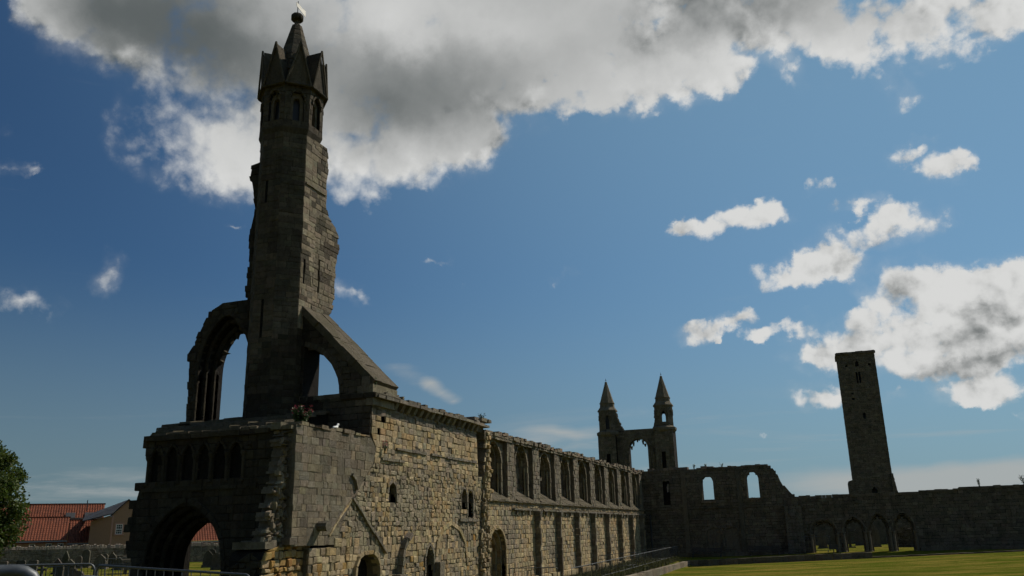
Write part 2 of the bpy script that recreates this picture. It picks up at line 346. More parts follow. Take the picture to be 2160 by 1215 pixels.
def make_stone(th, fr, q, proj, gap, jit, tint, rank=1.0):
    (a, b), (c, d), (e, f), (g, h) = q                  # bl, br, tr, tl
    cu = (a + c + e + g) / 4; cv = (b + d + f + h) / 4; r = rnd
    ring = []
    for (u, v) in q:
        su = gap if u < cu else -gap; sv = gap if v < cv else -gap
        ring.append((u + su + r.uniform(-jit, jit), v + sv + r.uniform(-jit, jit)))
    ins = min(.035, .18 * min(abs(c - a), abs(h - b)) + .004)
    vs = [fr.p(u, v, -.09) for u, v in ring] + [fr.p(u, v, proj * .55) for u, v in ring]
    for (u, v) in ring:
        su = ins if u < cu else -ins; sv = ins if v < cv else -ins
        vs.append(fr.p(u + su * r.uniform(.4, 1.5), v + sv * r.uniform(.4, 1.5), proj * r.uniform(.8, 1.2)))
    th.stone(vs, tint, rank=rank)
def masonry(th, fr, outer, holes=(), thick=.6, course=(.24, .36), width=(.3, .7), proj=(.01, .05), gap=.008, jit=.01, pal=None,
            rag=(0, 0), core='core', core_mb=None, stones=True, miss=0.0, front=-.02, zone=None, rank=1.0, name='wall_core', vjit=0.0):
    polys = [list(outer)] + [list(h) for h in holes]; r = rnd
    vmin = min(p[1] for p in outer); vmax = max(p[1] for p in outer); mb = core_mb or MB(); v = vmin
    while v < vmax - .02:
        h = r.uniform(*course); v1 = min(v + h, vmax)
        if vmax - v1 < course[0] * .45: v1 = vmax
        sm, sb, st = spans(polys, (v + v1) / 2), spans(polys, v + .004), spans(polys, v1 - .004)
        if not (len(sm) == len(sb) == len(st)): sb = st = sm
        for (lm, rm), (lb, rb), (lt, rt_) in zip(sm, sb, st):
            if abs(lb - lm) > 1.0 or abs(lt - lm) > 1.0: lb = lt = lm
            if abs(rb - rm) > 1.0 or abs(rt_ - rm) > 1.0: rb = rt_ = rm
            dl = r.uniform(-rag[0], rag[0] * .4) if rag[0] and lm < min(p[0] for p in outer) + 2 else 0
            dr = r.uniform(-rag[1] * .4, rag[1]) if rag[1] and rm > max(p[0] for p in outer) - 2 else 0
            lb, lt, rb, rt_ = lb + dl, lt + dl, rb + dr, rt_ + dr
            if min(rb - lb, rt_ - lt) < -.001 or (rb - lb) + (rt_ - lt) < .04: continue
            mb.hexa([fr.p(lb, v, front), fr.p(rb, v, front), fr.p(rb, v, -thick), fr.p(lb, v, -thick)],
                    [fr.p(lt, v1, front), fr.p(rt_, v1, front), fr.p(rt_, v1, -thick), fr.p(lt, v1, -thick)])
            if not stones: continue
            wl = max(0.05, ((rb - lb) + (rt_ - lt)) / 2); edges = [0.0]; x = 0
            while x < wl:
                x += r.uniform(*width) * (1.0 if r.random() > .15 else .6)
                edges.append(x)
            edges = [e * wl / edges[-1] for e in edges]
            for i in range(len(edges) - 1):
                f0, f1 = edges[i] / wl, edges[i + 1] / wl
                if miss and r.random() < miss: continue
                a0 = lb + (rb - lb) * f0; a1 = lb + (rb - lb) * f1; c0 = lt + (rt_ - lt) * f0; c1 = lt + (rt_ - lt) * f1
                if i > 0: a0 = c0 = (a0 + c0) / 2
                if i < len(edges) - 2: a1 = c1 = (a1 + c1) / 2
                um, vm = (a0 + a1) / 2, (v + v1) / 2
                pl = zone(um, vm) if zone else pal
                vv0 = v + r.uniform(-vjit, vjit); vv1 = v1 + r.uniform(-vjit, vjit)
                if v1 - v > .34 and r.random() < .12:       # a course split in two
                    vh = v + (v1 - v) * r.uniform(.4, .6)
                    make_stone(th, fr, [(a0, vv0), (a1, vv0), (a1, vh), (a0, vh)], r.uniform(*proj), gap, jit, pick(pl, r), rank)
                    make_stone(th, fr, [(a0, vh), (a1, vh), (c1, vv1), (c0, vv1)], r.uniform(*proj), gap, jit, pick(pl, r), rank)
                else: make_stone(th, fr, [(a0, vv0), (a1, vv0), (c1, vv1), (c0, vv1)], r.uniform(*proj), gap, jit, pick(pl, r), rank)
        v = v1
    if core_mb is None: mb.build(name, core, th)
def voussoirs(th, fr, path, w, proj, depth=.25, n=None, pal=None, gap=.006, name='voussoir', part=None):
    """wedge stones along a path, outside it"""
    pts = [Vector((p[0], p[1], 0)) for p in path]
    ln = [0.0]
    for a, b in zip(pts, pts[1:]): ln.append(ln[-1] + (b - a).length)
    n = n or max(3, round(ln[-1] / .38))
    def at(s):
        for i in range(len(ln) - 1):
            if s <= ln[i + 1] + 1e-6:
                f = (s - ln[i]) / max(1e-6, ln[i + 1] - ln[i]); return pts[i].lerp(pts[i + 1], f), (pts[i + 1] - pts[i]).normalized()
        return pts[-1], (pts[-1] - pts[-2]).normalized()
    for k in range(n):
        s0, s1 = ln[-1] * k / n + gap, ln[-1] * (k + 1) / n - gap
        (p0, d0), (p1, d1) = at(s0), at(s1)
        o0, o1 = Vector((d0.y, -d0.x, 0)), Vector((d1.y, -d1.x, 0)); ww = w * rnd.uniform(.9, 1.1); pj = proj * rnd.uniform(.8, 1.2)
        A, B, C, E_ = p0, p0 + o0 * ww, p1 + o1 * ww, p1
        ring = [(A.x, A.y), (B.x, B.y), (C.x, C.y), (E_.x, E_.y)]
        cu = sum(q[0] for q in ring) / 4; cv = sum(q[1] for q in ring) / 4
        vs = [fr.p(u, v, -depth) for u, v in ring] + [fr.p(u, v, pj * .6) for u, v in ring] + [fr.p(u + (cu - u) * .1, v + (cv - v) * .1, pj) for u, v in ring]
        t = pick(pal, rnd); fs = STONE_F
        if part is not None: part.add(vs, fs, t)
        else: th.stone(vs, t)
def arch_path(uc, a, v0, vs, va, n=10):                  # from right foot over the apex to left foot (outside is on the right hand of travel)
    return arch(uc, a, v0, vs, va, n)[1:] + [(uc - a, v0)]
def row_blocks(th, fr, u0, u1, v0, v1, d0, d1, step, pal, miss=0.0, vj=.03, uj=.03, tiltf=0.0):
    """a course of separate blocks standing out from d0 to d1 (string courses, copings, corbels)"""
    u = u0
    while u < u1 - .05:
        w = min(rnd.uniform(*step), u1 - u)
        if rnd.random() > miss:
            a, b = u + .008, u + w - .008; z0, z1 = v0 + rnd.uniform(-vj, vj) * .4, v1 + rnd.uniform(-vj, vj); e = d1 + rnd.uniform(-uj, uj)
            vs = [fr.p(a, z0, d0), fr.p(b, z0, d0), fr.p(b, z0 + rnd.uniform(0, .02), e), fr.p(a, z0 + rnd.uniform(0, .02), e),
                  fr.p(a, z1, d0), fr.p(b, z1, d0), fr.p(b, z1 - tiltf + rnd.uniform(-.01, .01), e), fr.p(a, z1 - tiltf + rnd.uniform(-.01, .01), e)]
            th.stone(vs, pick(pal, rnd), [(0, 1, 2, 3)[::-1], (4, 7, 6, 5)[::-1], (0, 3, 7, 4)[::-1], (1, 2, 6, 5), (3, 2, 6, 7)[::-1], (0, 1, 5, 4)])
        u += w
# stone palettes (linear base colours)
GREY = [(.205, .185, .145), (.235, .205, .155), (.17, .15, .115), (.26, .225, .165)]
OCHRE = [(0.4464, 0.342, 0.187), (0.5208, 0.408, 0.231), (0.3844, 0.312, 0.1925), (0.5704, 0.462, 0.286), (0.3472, 0.282, 0.176), (0.4712, 0.318, 0.143)]
WARM = [(.34, .29, .20), (.30, .255, .175), (.36, .30, .20), (.28, .24, .17)]
RUBBLE = [(0.336, 0.264, 0.156), (0.2688, 0.22, 0.1456), (0.3808, 0.308, 0.1924), (0.224, 0.187, 0.1248), (0.3696, 0.2585, 0.1196)]
ORANGE = [(.45, .245, .055), (.47, .30, .10), (.45, .35, .20), (.42, .34, .22), (.38, .19, .05)]
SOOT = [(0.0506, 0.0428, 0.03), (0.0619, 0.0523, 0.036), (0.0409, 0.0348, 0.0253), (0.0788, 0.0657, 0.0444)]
SHAFT = [(0.204, 0.1755, 0.1265), (0.24, 0.2047, 0.143), (0.174, 0.1498, 0.1078), (0.27, 0.2281, 0.1595)]
TDARK = [(0.0964, 0.0811, 0.0579), (0.1134, 0.0952, 0.066), (0.0794, 0.0682, 0.0499)]
FAR = [(0.151, 0.131, 0.0943), (0.1811, 0.1544, 0.1089), (0.1207, 0.1056, 0.0781), (0.2012, 0.1701, 0.1179)]

# ------------------------------------------------------------------ ground
def lerp_tab(tab, x):
    for (a, b), (c, d) in zip(tab, tab[1:]):
        if x <= c: return b + (d - b) * max(0, x - a) / (c - a)
    return tab[-1][1]
def ss(x, a, b):
    t = min(1, max(0, (x - a) / (b - a))); return t * t * (3 - 2 * t)
LEFT_T = [(0, 1.9), (4, 2.1), (8, 2.05), (20, 1.8), (40, 1.15), (300, 1.15)]
RIGHT_T = [(0, 1.9), (4, 1.85), (10, 1.2), (25, .2), (40, 0), (300, 0)]
def lawn_z(x): return -.35 + .0345 * (min(x, 30) + 13.7)
def ground_z(x, y):
    r = math.hypot(x, y); a = math.degrees(math.atan2(x, y)) if r > .01 else 0
    w = ss(a, -36, -26) * ss(-a, -170, -100); z = lerp_tab(LEFT_T, r) * (1 - w) + lerp_tab(RIGHT_T, r) * w
    if x > -21 and y > 20:
        k = ss(x, -21, -18) * ss(y, 60, 88); z += k * .35
        kk = ss(y, 86, 91) * ss(x, -16, 8); z = max(z, z * (1 - kk) + .72 * kk)
    if x > -13.9 and 28 < y < 85.4: z = min(z, lawn_z(x) - .12) if y > 42 else z * (1 - ss(y, 28, 42)) + (lawn_z(x) - .12) * ss(y, 28, 42)
    return z
gm, t, b = mat('grass_ground')
pos = tn(t, 'ShaderNodeNewGeometry').outputs['Position']
st = tn(t, 'ShaderNodeMapping'); t.links.new(pos, st.inputs[0]); st.inputs['Scale'].default_value = (.3, 1.1, 1)
n1 = tnoise(t, st.outputs[0], .4, 6, .65); n2 = tnoise(t, st.outputs[0], 2.4, 7, .75); n3 = tnoise(t, pos, 38, 3, .6)
c = tmix(t, tramp(t, n1, .38, .64), (.085, .106, .013), (.215, .165, .036))
c = tmix(t, tramp(t, n2, .38, .66, 0, .9), c, tmix(t, 1.0, c, (.52, .60, .5), 'MULTIPLY'))
c = tmix(t, tramp(t, n3, .6, .8, 0, .35), c, (.22, .18, .045))
t.links.new(c, b.inputs['Base Color']); b.inputs['Roughness'].default_value = 1.0; b.inputs['Specular IOR Level'].default_value = .0
bp = tn(t, 'ShaderNodeBump'); bp.inputs['Distance'].default_value = .12; t.links.new(n2, bp.inputs['Height']); t.links.new(bp.outputs[0], b.inputs['Normal'])
M['grass'] = gm
def axis(lo, hi, step, far):
    a = list(np.arange(lo, hi + .01, step)); o = []; s = step; x = lo
    while x > -far: s *= 1.5; x -= s; o.insert(0, x)
    p = []; s = step; x = hi
    while x < far: s *= 1.5; x += s; p.append(x)
    return o + a + p
gx, gy = axis(-130, 60, 1.5, 4000), axis(-20, 180, 1.5, 4000)
mb = MB(); nx = len(gx)
mb.v = [(x, y, ground_z(x, y) + .05 * math.sin(x * .31 + y * .17) * math.sin(y * .23 - x * .11) - .04) for y in gy for x in gx]
mb.f = [(j * nx + i, j * nx + i + 1, (j + 1) * nx + i + 1, (j + 1) * nx + i) for j in range(len(gy) - 1) for i in range(nx - 1)]; mb.t = [(0, 0, 0)] * len(mb.v)
g = mb.build('ground', 'grass', kind='structure', smooth=True)
mb = MB(); xs = list(np.arange(-13.45, 36, 1.2)); ys = list(np.arange(41, 85.01, 1.0)); nx = len(xs)
mb.v = [(x, y, lawn_z(x)) for y in ys for x in xs]; mb.t = [(0, 0, 0)] * len(mb.v)
mb.f = [(j * nx + i, j * nx + i + 1, (j + 1) * nx + i + 1, (j + 1) * nx + i) for j in range(len(ys) - 1) for i in range(nx - 1)]
mb.build('lawn', 'grass', kind='structure', smooth=True)

# ------------------------------------------------------------------ west front with its turret
wf = Thing('ruined_facade', 'sooty ruined west front with tall turret, empty window arch and deep doorway', 'church ruin', (-23, 30, 1.2))
YF, YU = 27.2, 32.85
FW = west(YF)
door = lambda a, apex: arch(-23.65, a, 0.0, 2.3, apex)
lane = [-25.32 + .77 * k for k in range(6)]
blind = [arch(u, .27, 5.42, 6.45, 6.92, 4) for u in lane]
left_edge = [(-26.3, 0), (-26.2, 2), (-26.45, 3.2), (-26.3, 4.6), (-26.15, 5.25), (-25.8, 5.6), (-25.88, 6.6), (-25.9, 7.22)]
outer = [(-19.7, 0), (-19.7, 7.3)] + left_edge[::-1]
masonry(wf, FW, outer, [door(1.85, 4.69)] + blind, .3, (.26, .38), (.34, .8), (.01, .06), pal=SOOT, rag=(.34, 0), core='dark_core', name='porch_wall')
mb = MB(); mb.box(-25.6, -21.1, YF + .13, YF + .32, 5.3, 7.05); mb.build('arcade_backing', 'dark_core', wf)
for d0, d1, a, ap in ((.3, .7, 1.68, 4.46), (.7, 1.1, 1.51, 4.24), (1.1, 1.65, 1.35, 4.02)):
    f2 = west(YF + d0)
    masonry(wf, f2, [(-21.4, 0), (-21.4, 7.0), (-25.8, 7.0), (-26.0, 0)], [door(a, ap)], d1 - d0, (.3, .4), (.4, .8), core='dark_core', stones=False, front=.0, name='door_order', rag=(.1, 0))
for d, a, ap in ((0, 1.85, 4.69), (.3, 1.68, 4.46), (.7, 1.51, 4.24), (1.1, 1.35, 4.02)):
    voussoirs(wf, west(YF + d - .02), arch_path(-23.65, a, .6, 2.3, ap), .2, .07, pal=SOOT)
row_blocks(wf, FW, -25.9, -20.4, 5.12, 5.28, -.05, .12, (.5, .9), SOOT, uj=.03)
row_blocks(wf, FW, -25.95, -19.9, 7.14, 7.36, -.2, .22, (.5, .9), SOOT, miss=.04)
for k in range(7):                                        # colonnettes of the blind arcade
    u = lane[0] - .385 + .77 * k; mb = MB()
    mb.lathe((u, YF - .06, 5.4), [(.1, 0), (.1, .06), (.065, .1), (.065, .92), (.1, 1.0), (.13, 1.08), (.13, 1.14), (.08, 1.16)], 8, tint=rnd.choice(SOOT))
    mb.build('colonnette', 'stone', wf, smooth=False)
for u in lane: voussoirs(wf, west(YF), arch_path(u, .27, 6.45, 6.46, 6.92, 5), .1, .09, pal=SOOT, n=6)
# corner pier, rubble scar and ledge beside the south wall
mb = MB(); mb.box(-21.5, -19.3, YF + .35, YU + .2, 0, 7.28); mb.box(-26.0, -21.5, YF + 1.65, YF + 1.75, 5.2, 7.0); mb.build('pier_core', 'dark_core', wf)
RUB = [(.20, .17, .125), (.15, .13, .10), (.26, .22, .155), (.11, .095, .075)]
masonry(wf, west(YF + .22), [(-19.75, 3.2), (-18.98, 3.2), (-18.95, 7.2), (-19.75, 7.25)], (), .5, (.08, .2), (.1, .28), (.02, .3), gap=.0, jit=.06, pal=RUB, core='dark_core', name='rubble_core', vjit=.04)
masonry(wf, south(-19.25), [(26.3, 3.1), (27.3, 3.1), (27.3, 7.05), (27.1, 6.9), (27.0, 5.8), (26.75, 4.7), (26.5, 3.9)], (), .5, (.08, .2), (.1, .28), (-.06, .22), gap=.0, jit=.07, pal=[(.30, .25, .175), (.24, .2, .145), (.34, .28, .19)], rag=(.24, 0), core='core', name='torn_edge', vjit=.04)
row_blocks(wf, FW, -21.2, -18.9, 7.22, 7.46, -.6, .12, (.4, .8), SHAFT, vj=.07, uj=.1)
row_blocks(wf, FW, -20.0, -18.7, 3.02, 3.28, -.3, .14, (.35, .6), RUB, vj=.05, uj=.06)
# low wall stump with orange stones, in front of the corner
masonry(wf, south(-19.1), [(25.95, 0), (28.95, 0), (28.95, 3.04), (27.3, 3.06), (26.3, 3.02), (25.95, 2.6)], (), 1.4, (.18, .3), (.2, .46), (.01, .13), gap=.012, jit=.03, pal=ORANGE, rag=(.1, 0), core='dark_core', name='stump_core', vjit=.02)
row_blocks(wf, south(-19.1), 26.0, 28.3, 2.9, 3.1, -1.35, .03, (.25, .5), RUB, vj=.1, uj=.05)
masonry(wf, west(25.97), [(-20.45, 0), (-19.12, 0), (-19.12, 2.6), (-19.6, 2.75), (-20.4, 2.3)], (), .4, (.2, .32), (.25, .5), (.0, .12), jit=.03, pal=SOOT, core='dark_core', name='stump_face')
# porch roof: stepped mossy slabs rising to the window sill
def lean(y): return 7.34 + (y - 27.1) / (32.9 - 27.1) * 1.42
def leftx(y): return -25.95 - (y - 27.1) / 5.8 * 4.7
mb = MB(); mb.hexa([(-25.9, 27.2, 6.9), (-21, 27.2, 6.9), (-21, 32.9, 7.6), (-30.5, 32.9, 7.6)], [(-25.9, 27.2, 7.28), (-21, 27.2, 7.28), (-21, 32.9, 8.68), (-30.5, 32.9, 8.68)])
mb.box(-30.6, -29.3, YU, 34.2, 0.9, 8.5); mb.build('porch_roof', 'dark_core', wf)
for r_ in range(8):
    y0 = 27.0 + r_ * .74; y1 = y0 + .86; x = leftx(y0) + .05 + rnd.uniform(0, .2)
    while x < -20.9:
        w = rnd.uniform(.6, 1.3); e = rnd.uniform(-.03, .05); mb = MB(); x1 = min(x + w - .02, -20.8); z0, z1 = lean(y0) + e + .03, lean(y1) + e - .05
        if x1 - x > .15 and rnd.random() > .05:
            mb.hexa([(x, y0, z0 - .07), (x1, y0, z0 - .07), (x1, y1, z1 - .07), (x, y1, z1 - .07)], [(x + .01, y0 + .02, z0 + .05), (x1 - .01, y0 + rnd.uniform(0, .06), z0 + .05 + rnd.uniform(-.02, .02)), (x1, y1, z1 + .04), (x, y1, z1 + .04)])
            mb.build('roof_slab', 'slab', wf)
        x += w
# great window arch over the porch
uc = -27.0
wo_ = [(-24.6, 8.3), (-24.6, 15.0), (-25.8, 14.82), (-26.6, 14.72), (-27.35, 14.62), (-27.85, 14.55), (-28.3, 13.95), (-28.65, 13.3), (-28.95, 12.5), (-29.22, 12.42), (-29.12, 10.5), (-29.0, 8.9), (-29.0, 8.3)]
for d0, d1, a, ap, st_ in ((0, .42, 1.5, 14.0, True), (.42, .85, 1.34, 13.72, False), (.85, 1.35, 1.18, 13.42, False)):
    rr = .10 if st_ else 0
    oo = wo_ if st_ else [(u if u > -26 else u + .22, v if v < 12 else v - .12) for u, v in wo_]
    masonry(wf, west(YU + d0), oo, [arch(uc, a, 8.2, 11.4, ap)], d1 - d0, (.3, .42), (.35, .7), (.0, .06), pal=SOOT, rag=(rr, 0), core='dark_core', stones=st_, name='window_jamb')
    voussoirs(wf, west(YU + d0 - .02), arch_path(uc, a, 8.6, 11.4, ap), .2, .06, pal=SOOT)
a3 = arch(uc, 1.18, 8.2, 11.4, 13.42, 10)
for i, ln_ in ((4, .26), (6, .22), (8, .38), (9, .16), (13, .34), (15, .24), (18, .40), (20, .2)):   # stubs of the lost tracery
    if i >= len(a3): continue
    p = Vector((a3[i][0], a3[i][1], 0)); q = Vector((uc, 12.0, 0)); d = (q - p).normalized(); s = Vector((-d.y, d.x, 0)); mb = MB()
    f3 = west(YU + .95); e = p + d * ln_ + s * rnd.uniform(-.16, .16)
    ring = [p + s * .12, p - s * .12, p + d * ln_ * .5 - s * .05, e, p + d * ln_ * .5 + s * .05]
    vs = [f3.p(k.x, k.y, 0) for k in ring] + [f3.p(k.x, k.y, -.2) for k in ring]
    mb.add(vs, [(0, 1, 2, 3, 4)[::-1], (5, 6, 7, 8, 9), (0, 1, 6, 5), (1, 2, 7, 6), (2, 3, 8, 7), (3, 4, 9, 8), (4, 0, 5, 9)], SOOT[3]); mb.build('tracery_stub', 'stone', wf)
# torn edge of the gable wall behind the turret
masonry(wf, west(33.3), [(-24.6, 14.6), (-24.6, 22.9), (-26.1, 22.92), (-25.85, 22.75), (-25.7, 22.3), (-26.3, 22.15), (-26.36, 21.95), (-26.7, 21.9), (-26.5, 21.2), (-26.36, 20.6), (-26.12, 19.5), (-26.3, 18.6), (-26.32, 16.6), (-26.3, 14.6)], (), 1.1, (.28, .42), (.3, .7), (.0, .07), pal=SOOT, rag=(.14, 0), core='dark_core', name='torn_wall')
# octagonal turret
TX, TY, TR = -24.0, 33.0, 1.5
def oct_frame(k, Rr):
    a = R(45 * k); n = Vector((math.sin(a), -math.cos(a), 0)); ap = Rr * math.cos(R(22.5)); c = Vector((TX, TY, 0)) + n * ap
    return Frame(c, n), Rr * math.sin(R(22.5))
mb = MB(); mb.lathe((TX, TY, 0), [(TR - .05, 6.8), (TR - .05, 23.2)], 8, R(22.5)); mb.build('turret_core', 'dark_core', wf)
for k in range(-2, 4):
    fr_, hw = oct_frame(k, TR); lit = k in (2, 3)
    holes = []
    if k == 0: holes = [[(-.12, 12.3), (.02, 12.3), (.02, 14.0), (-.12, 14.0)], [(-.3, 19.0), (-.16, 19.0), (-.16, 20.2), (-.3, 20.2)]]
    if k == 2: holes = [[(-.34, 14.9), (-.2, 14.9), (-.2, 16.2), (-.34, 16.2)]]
    pal = SHAFT if k >= 2 else TDARK  # sun and shade put into the colour: lighter palette on sunward faces
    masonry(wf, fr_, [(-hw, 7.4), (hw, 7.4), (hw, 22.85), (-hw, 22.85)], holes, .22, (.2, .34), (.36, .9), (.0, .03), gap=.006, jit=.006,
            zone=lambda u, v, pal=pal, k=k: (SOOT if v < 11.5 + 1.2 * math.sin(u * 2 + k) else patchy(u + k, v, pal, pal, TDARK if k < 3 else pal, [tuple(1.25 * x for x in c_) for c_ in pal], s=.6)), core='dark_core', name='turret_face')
# clerestory wall stub continuing the south face of the turret
fs_ = south(TX + TR * math.cos(R(22.5)))
masonry(wf, fs_, [(33.45, 13.6), (35.2, 13.9), (35.45, 15.0), (35.5, 16.5), (35.72, 17.6), (35.62, 18.5), (35.1, 18.85), (34.6, 19.1), (34.4, 19.5), (34.35, 21), (34.45, 21.9), (34.25, 22.8), (33.45, 22.8)],
        [[(33.9, 15.0), (34.08, 15.0), (34.08, 16.5), (33.9, 16.5)]], .9, (.2, .36), (.36, .8), (.0, .04), zone=lambda u, v: patchy(u, v, SHAFT, SHAFT, TDARK, s=.9), rag=(0, .12), core='core', name='clerestory_stub')
row_blocks(wf, fs_, 32.5, 34.3, 20.1, 20.2, -.05, .06, (.6, 1.0), SHAFT)
# lantern
LR = 1.6
mb = MB(); mb.lathe((TX, TY, 0), [(LR - .42, 22.4), (LR - .42, 25.5)], 8, R(22.5)); mb.build('lantern_shade_core', 'black', wf)  # solid black inside, painted as the shade behind the lantern windows
mb = MB(); mb.lathe((TX, TY, 0), [(TR, 22.7), (LR + .03, 23.0), (LR + .03, 23.12)], 8, R(22.5), tint=TDARK[2]); mb.build('lantern_base', 'stone', wf)
for k in range(8):
    fr_, hw = oct_frame(k, LR)
    masonry(wf, fr_, [(-hw, 23.1), (hw, 23.1), (hw, 25.5), (-hw, 25.5)], [arch(0, .34, 23.35, 24.6, 25.1, 5)], .16, (.25, .36), (.24, .5), (.0, .03), pal=TDARK, core='dark_core', name='lantern_face')
    f2 = Frame(fr_.o - fr_.n * .16, fr_.n)
    masonry(wf, f2, [(-hw + .08, 23.15), (hw - .08, 23.15), (hw - .08, 25.45), (-hw + .08, 25.45)], [arch(0, .17, 23.4, 24.45, 24.85, 5)], .2, (.25, .36), (.24, .5), pal=TDARK, core='core', stones=False, name='lancet_surround', front=0)
    voussoirs(wf, fr_, arch_path(0, .34, 24.5, 24.6, 25.1, 5), .1, .07, pal=TDARK, n=7)
    # steep gablet over each face, its ridge running back to the spire
    g_ = MB(); o_ = .12; b0, pk = 25.35, 27.75
    A, B, C = fr_.p(-hw - .02, b0, o_), fr_.p(hw + .02, b0, o_), fr_.p(0, pk, o_)
    Cb = Vector((TX, TY, pk)) + fr_.n * .15; Ab = Vector((TX, TY, b0)) + (A - Vector((TX, TY, b0))) * .35; Bb = Vector((TX, TY, b0)) + (B - Vector((TX, TY, b0))) * .35
    g_.add([A, B, C, Ab, Bb, Cb], [(0, 1, 2), (0, 2, 5, 3), (1, 4, 5, 2), (0, 3, 4, 1)], TDARK[k % 3]); go = g_.build('gablet', 'stone', wf)
    e_ = MB()
    for s, q in ((-1, A), (1, B)):
        dn = fr_.n * .07; e_.tube([q + dn, q.lerp(C, .5) + dn, C + dn + Vector((0, 0, .05))], .055, 5, TDARK[1])
    e_.tube([A + fr_.n * .06, B + fr_.n * .06], .06, 5, TDARK[2])
    eo = e_.build('gablet_moulding', 'stone', wf); eo.parent = go
mb = MB(); mb.lathe((TX, TY, 0), [(1.32, 25.4), (1.2, 26.0), (.78, 27.9), (.46, 29.0), (.2, 29.65), (.13, 29.95), (.13, 30.05)], 8, R(22.5), tint=TDARK[1]); sp_ = mb.build('spire', 'stone', wf)
for i in range(9):
    z0 = 26.5 + i * .36; mb = MB(); rz_ = 1.14 - (z0 - 26.5) * .275
    mb.lathe((TX, TY, 0), [(rz_ + .0, z0), (rz_ + .022, z0 + .01), (rz_ - .075, z0 + .34)], 8, R(22.5), tint=pick(TDARK, rnd)); q = mb.build('spire_course', 'stone', wf); q.parent = sp_
mb = MB(); mb.lathe((TX, TY, 30.03), [(.14, 0), (.30, .06), (.34, .14), (.34, .3), (.28, .4), (.1, .44)], 10, tint=SOOT[0]); mb.build('finial', 'stone', wf)
mb = MB(); mb.tube([(TX, TY, 30.4), (TX, TY, 31.3)], .025, 6); vo = mb.build('vane_rod', 'black', wf)
mb = MB(); mb.hexa([(TX - .01, TY - .12, 30.95), (TX + .01, TY - .12, 30.95), (TX + .13, TY + .55, 30.62), (TX + .11, TY + .55, 30.62)], [(TX - .01, TY - .16, 31.16), (TX + .01, TY - .16, 31.16), (TX + .13, TY + .55, 30.98), (TX + .11, TY + .55, 30.98)]); mb.build('weather_vane', 'vane', wf)
# half gable of the south aisle, its window and steep coping
hg = [(-18.82, 7.0), (-18.82, 9.35), (-18.95, 10.1), (-22.9, 14.05), (-23.3, 14.3), (-23.3, 7.0)]
hh = [(-22.45, 9.5), (-20.45, 9.5), (-20.5, 10.1), (-20.86, 10.85), (-21.4, 11.42), (-21.95, 11.74), (-22.45, 11.9)]
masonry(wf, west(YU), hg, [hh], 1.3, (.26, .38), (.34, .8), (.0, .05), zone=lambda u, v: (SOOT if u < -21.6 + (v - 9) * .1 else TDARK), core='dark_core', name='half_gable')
voussoirs(wf, west(YU - .02), hh[1:], .24, .05, pal=TDARK)
voussoirs(wf, west(YU + .4), [(u - .12 if u > -22 else u, v) for u, v in hh[1:]], .2, .06, pal=FAR, depth=.7)
dv = Vector((-22.95 + 18.62, 0, 14.22 - 9.98)); L_ = dv.length; dv.normalize(); nv = Vector((-dv.z, 0, dv.x)) * -1
if nv.z < 0: nv = -nv
P_ = lambda s, y, h: Vector((-18.62, y, 9.98)) + dv * s + nv * h
for j, (ya, yb) in enumerate(((-.1, .55), (.55, 1.5), (1.5, 2.24))):   # steep coping slabs
    s0 = 0.0
    while s0 < L_ - .05:
        s1 = min(L_, s0 + rnd.uniform(.5, 1.3)); y0, y1 = YU + ya + (rnd.uniform(-.06, .06) if j == 0 else 0), YU + yb - .004; mb = MB(); e = rnd.uniform(-.03, .03)
        mb.hexa([P_(s0, y0, -.3), P_(s0, y1, -.3), P_(s1, y1, -.3), P_(s1, y0, -.3)], [P_(s0, y0, .02 + e + rnd.uniform(-.02, .02)), P_(s0, y1, .03 + e), P_(s1 - .004, y1, .03 + e + rnd.uniform(-.02, .02)), P_(s1 - .004, y0, .02 + e)])
        mb.build('coping_slab', 'slab', wf); s0 = s1
row_blocks(wf, west(YU), -20.35, -18.5, 9.2, 9.42, -2.2, .16, (.5, .8), SOOT, vj=.03, uj=.05)
row_blocks(wf, west(YU), -19.6, -18.65, 8.88, 9.18, -2.0, .06, (.4, .6), SHAFT, vj=.03)
row_blocks(wf, west(YU), -19.25, -18.85, 9.42, 10.25, -.3, .12, (.4, .42), SHAFT, vj=.1)   # broken kneeler
row_blocks(wf, west(YU), -19.5, -18.66, 9.42, 9.8, -2.2, .08, (.4, .5), SHAFT, vj=.05)
row_blocks(wf, west(YU), -22.9, -20.4, 9.3, 9.5, -.9, .05, (.4, .7), FAR, vj=.04)
wf.finish(300)

# ------------------------------------------------------------------ nave south wall
nw = Thing('ruined_nave', 'long ochre rubble nave wall with blocked lancet windows, receding from the west front', 'church wall', (-19.5, 58, 0))
XS = -18.8; FS = south(XS); r = rnd
ASH = [(.205, .178, .13), (.225, .193, .138), (.178, .157, .117), (.245, .207, .142), (.265, .222, .146)]
small_lancet = arch(34.93, .36, 4.68, 5.2, 5.6, 4)
twin = [arch(43.12, .36, 4.5, 5.2, 5.66, 4), arch(43.98, .36, 4.14, 5.15, 5.58, 4)]
low_door = arch(32.8, .98, .4, 1.72, 2.5, 7)
lancet2 = arch(38.85, .42, .6, 2.1, 2.75, 5)
masonry(nw, FS, [(27.22, 3.1), (28.42, 3.1), (28.42, 2.95), (30.3, 2.95), (30.9, 4.0), (31.8, 5.0), (33.2, 6.4), (33.4, 7.0), (32.9, 7.42), (30, 7.42), (27.22, 7.42)], (), 1.2, (.24, .38), (.28, .68), (-.008, .02), zone=lambda u, v: patchy(u, v, ASH, ASH, GREY, [tuple(.75 * x for x in c_) for c_ in ASH], s=.8), core='core', gap=.005, jit=.012, name='ashlar_core', miss=.015)
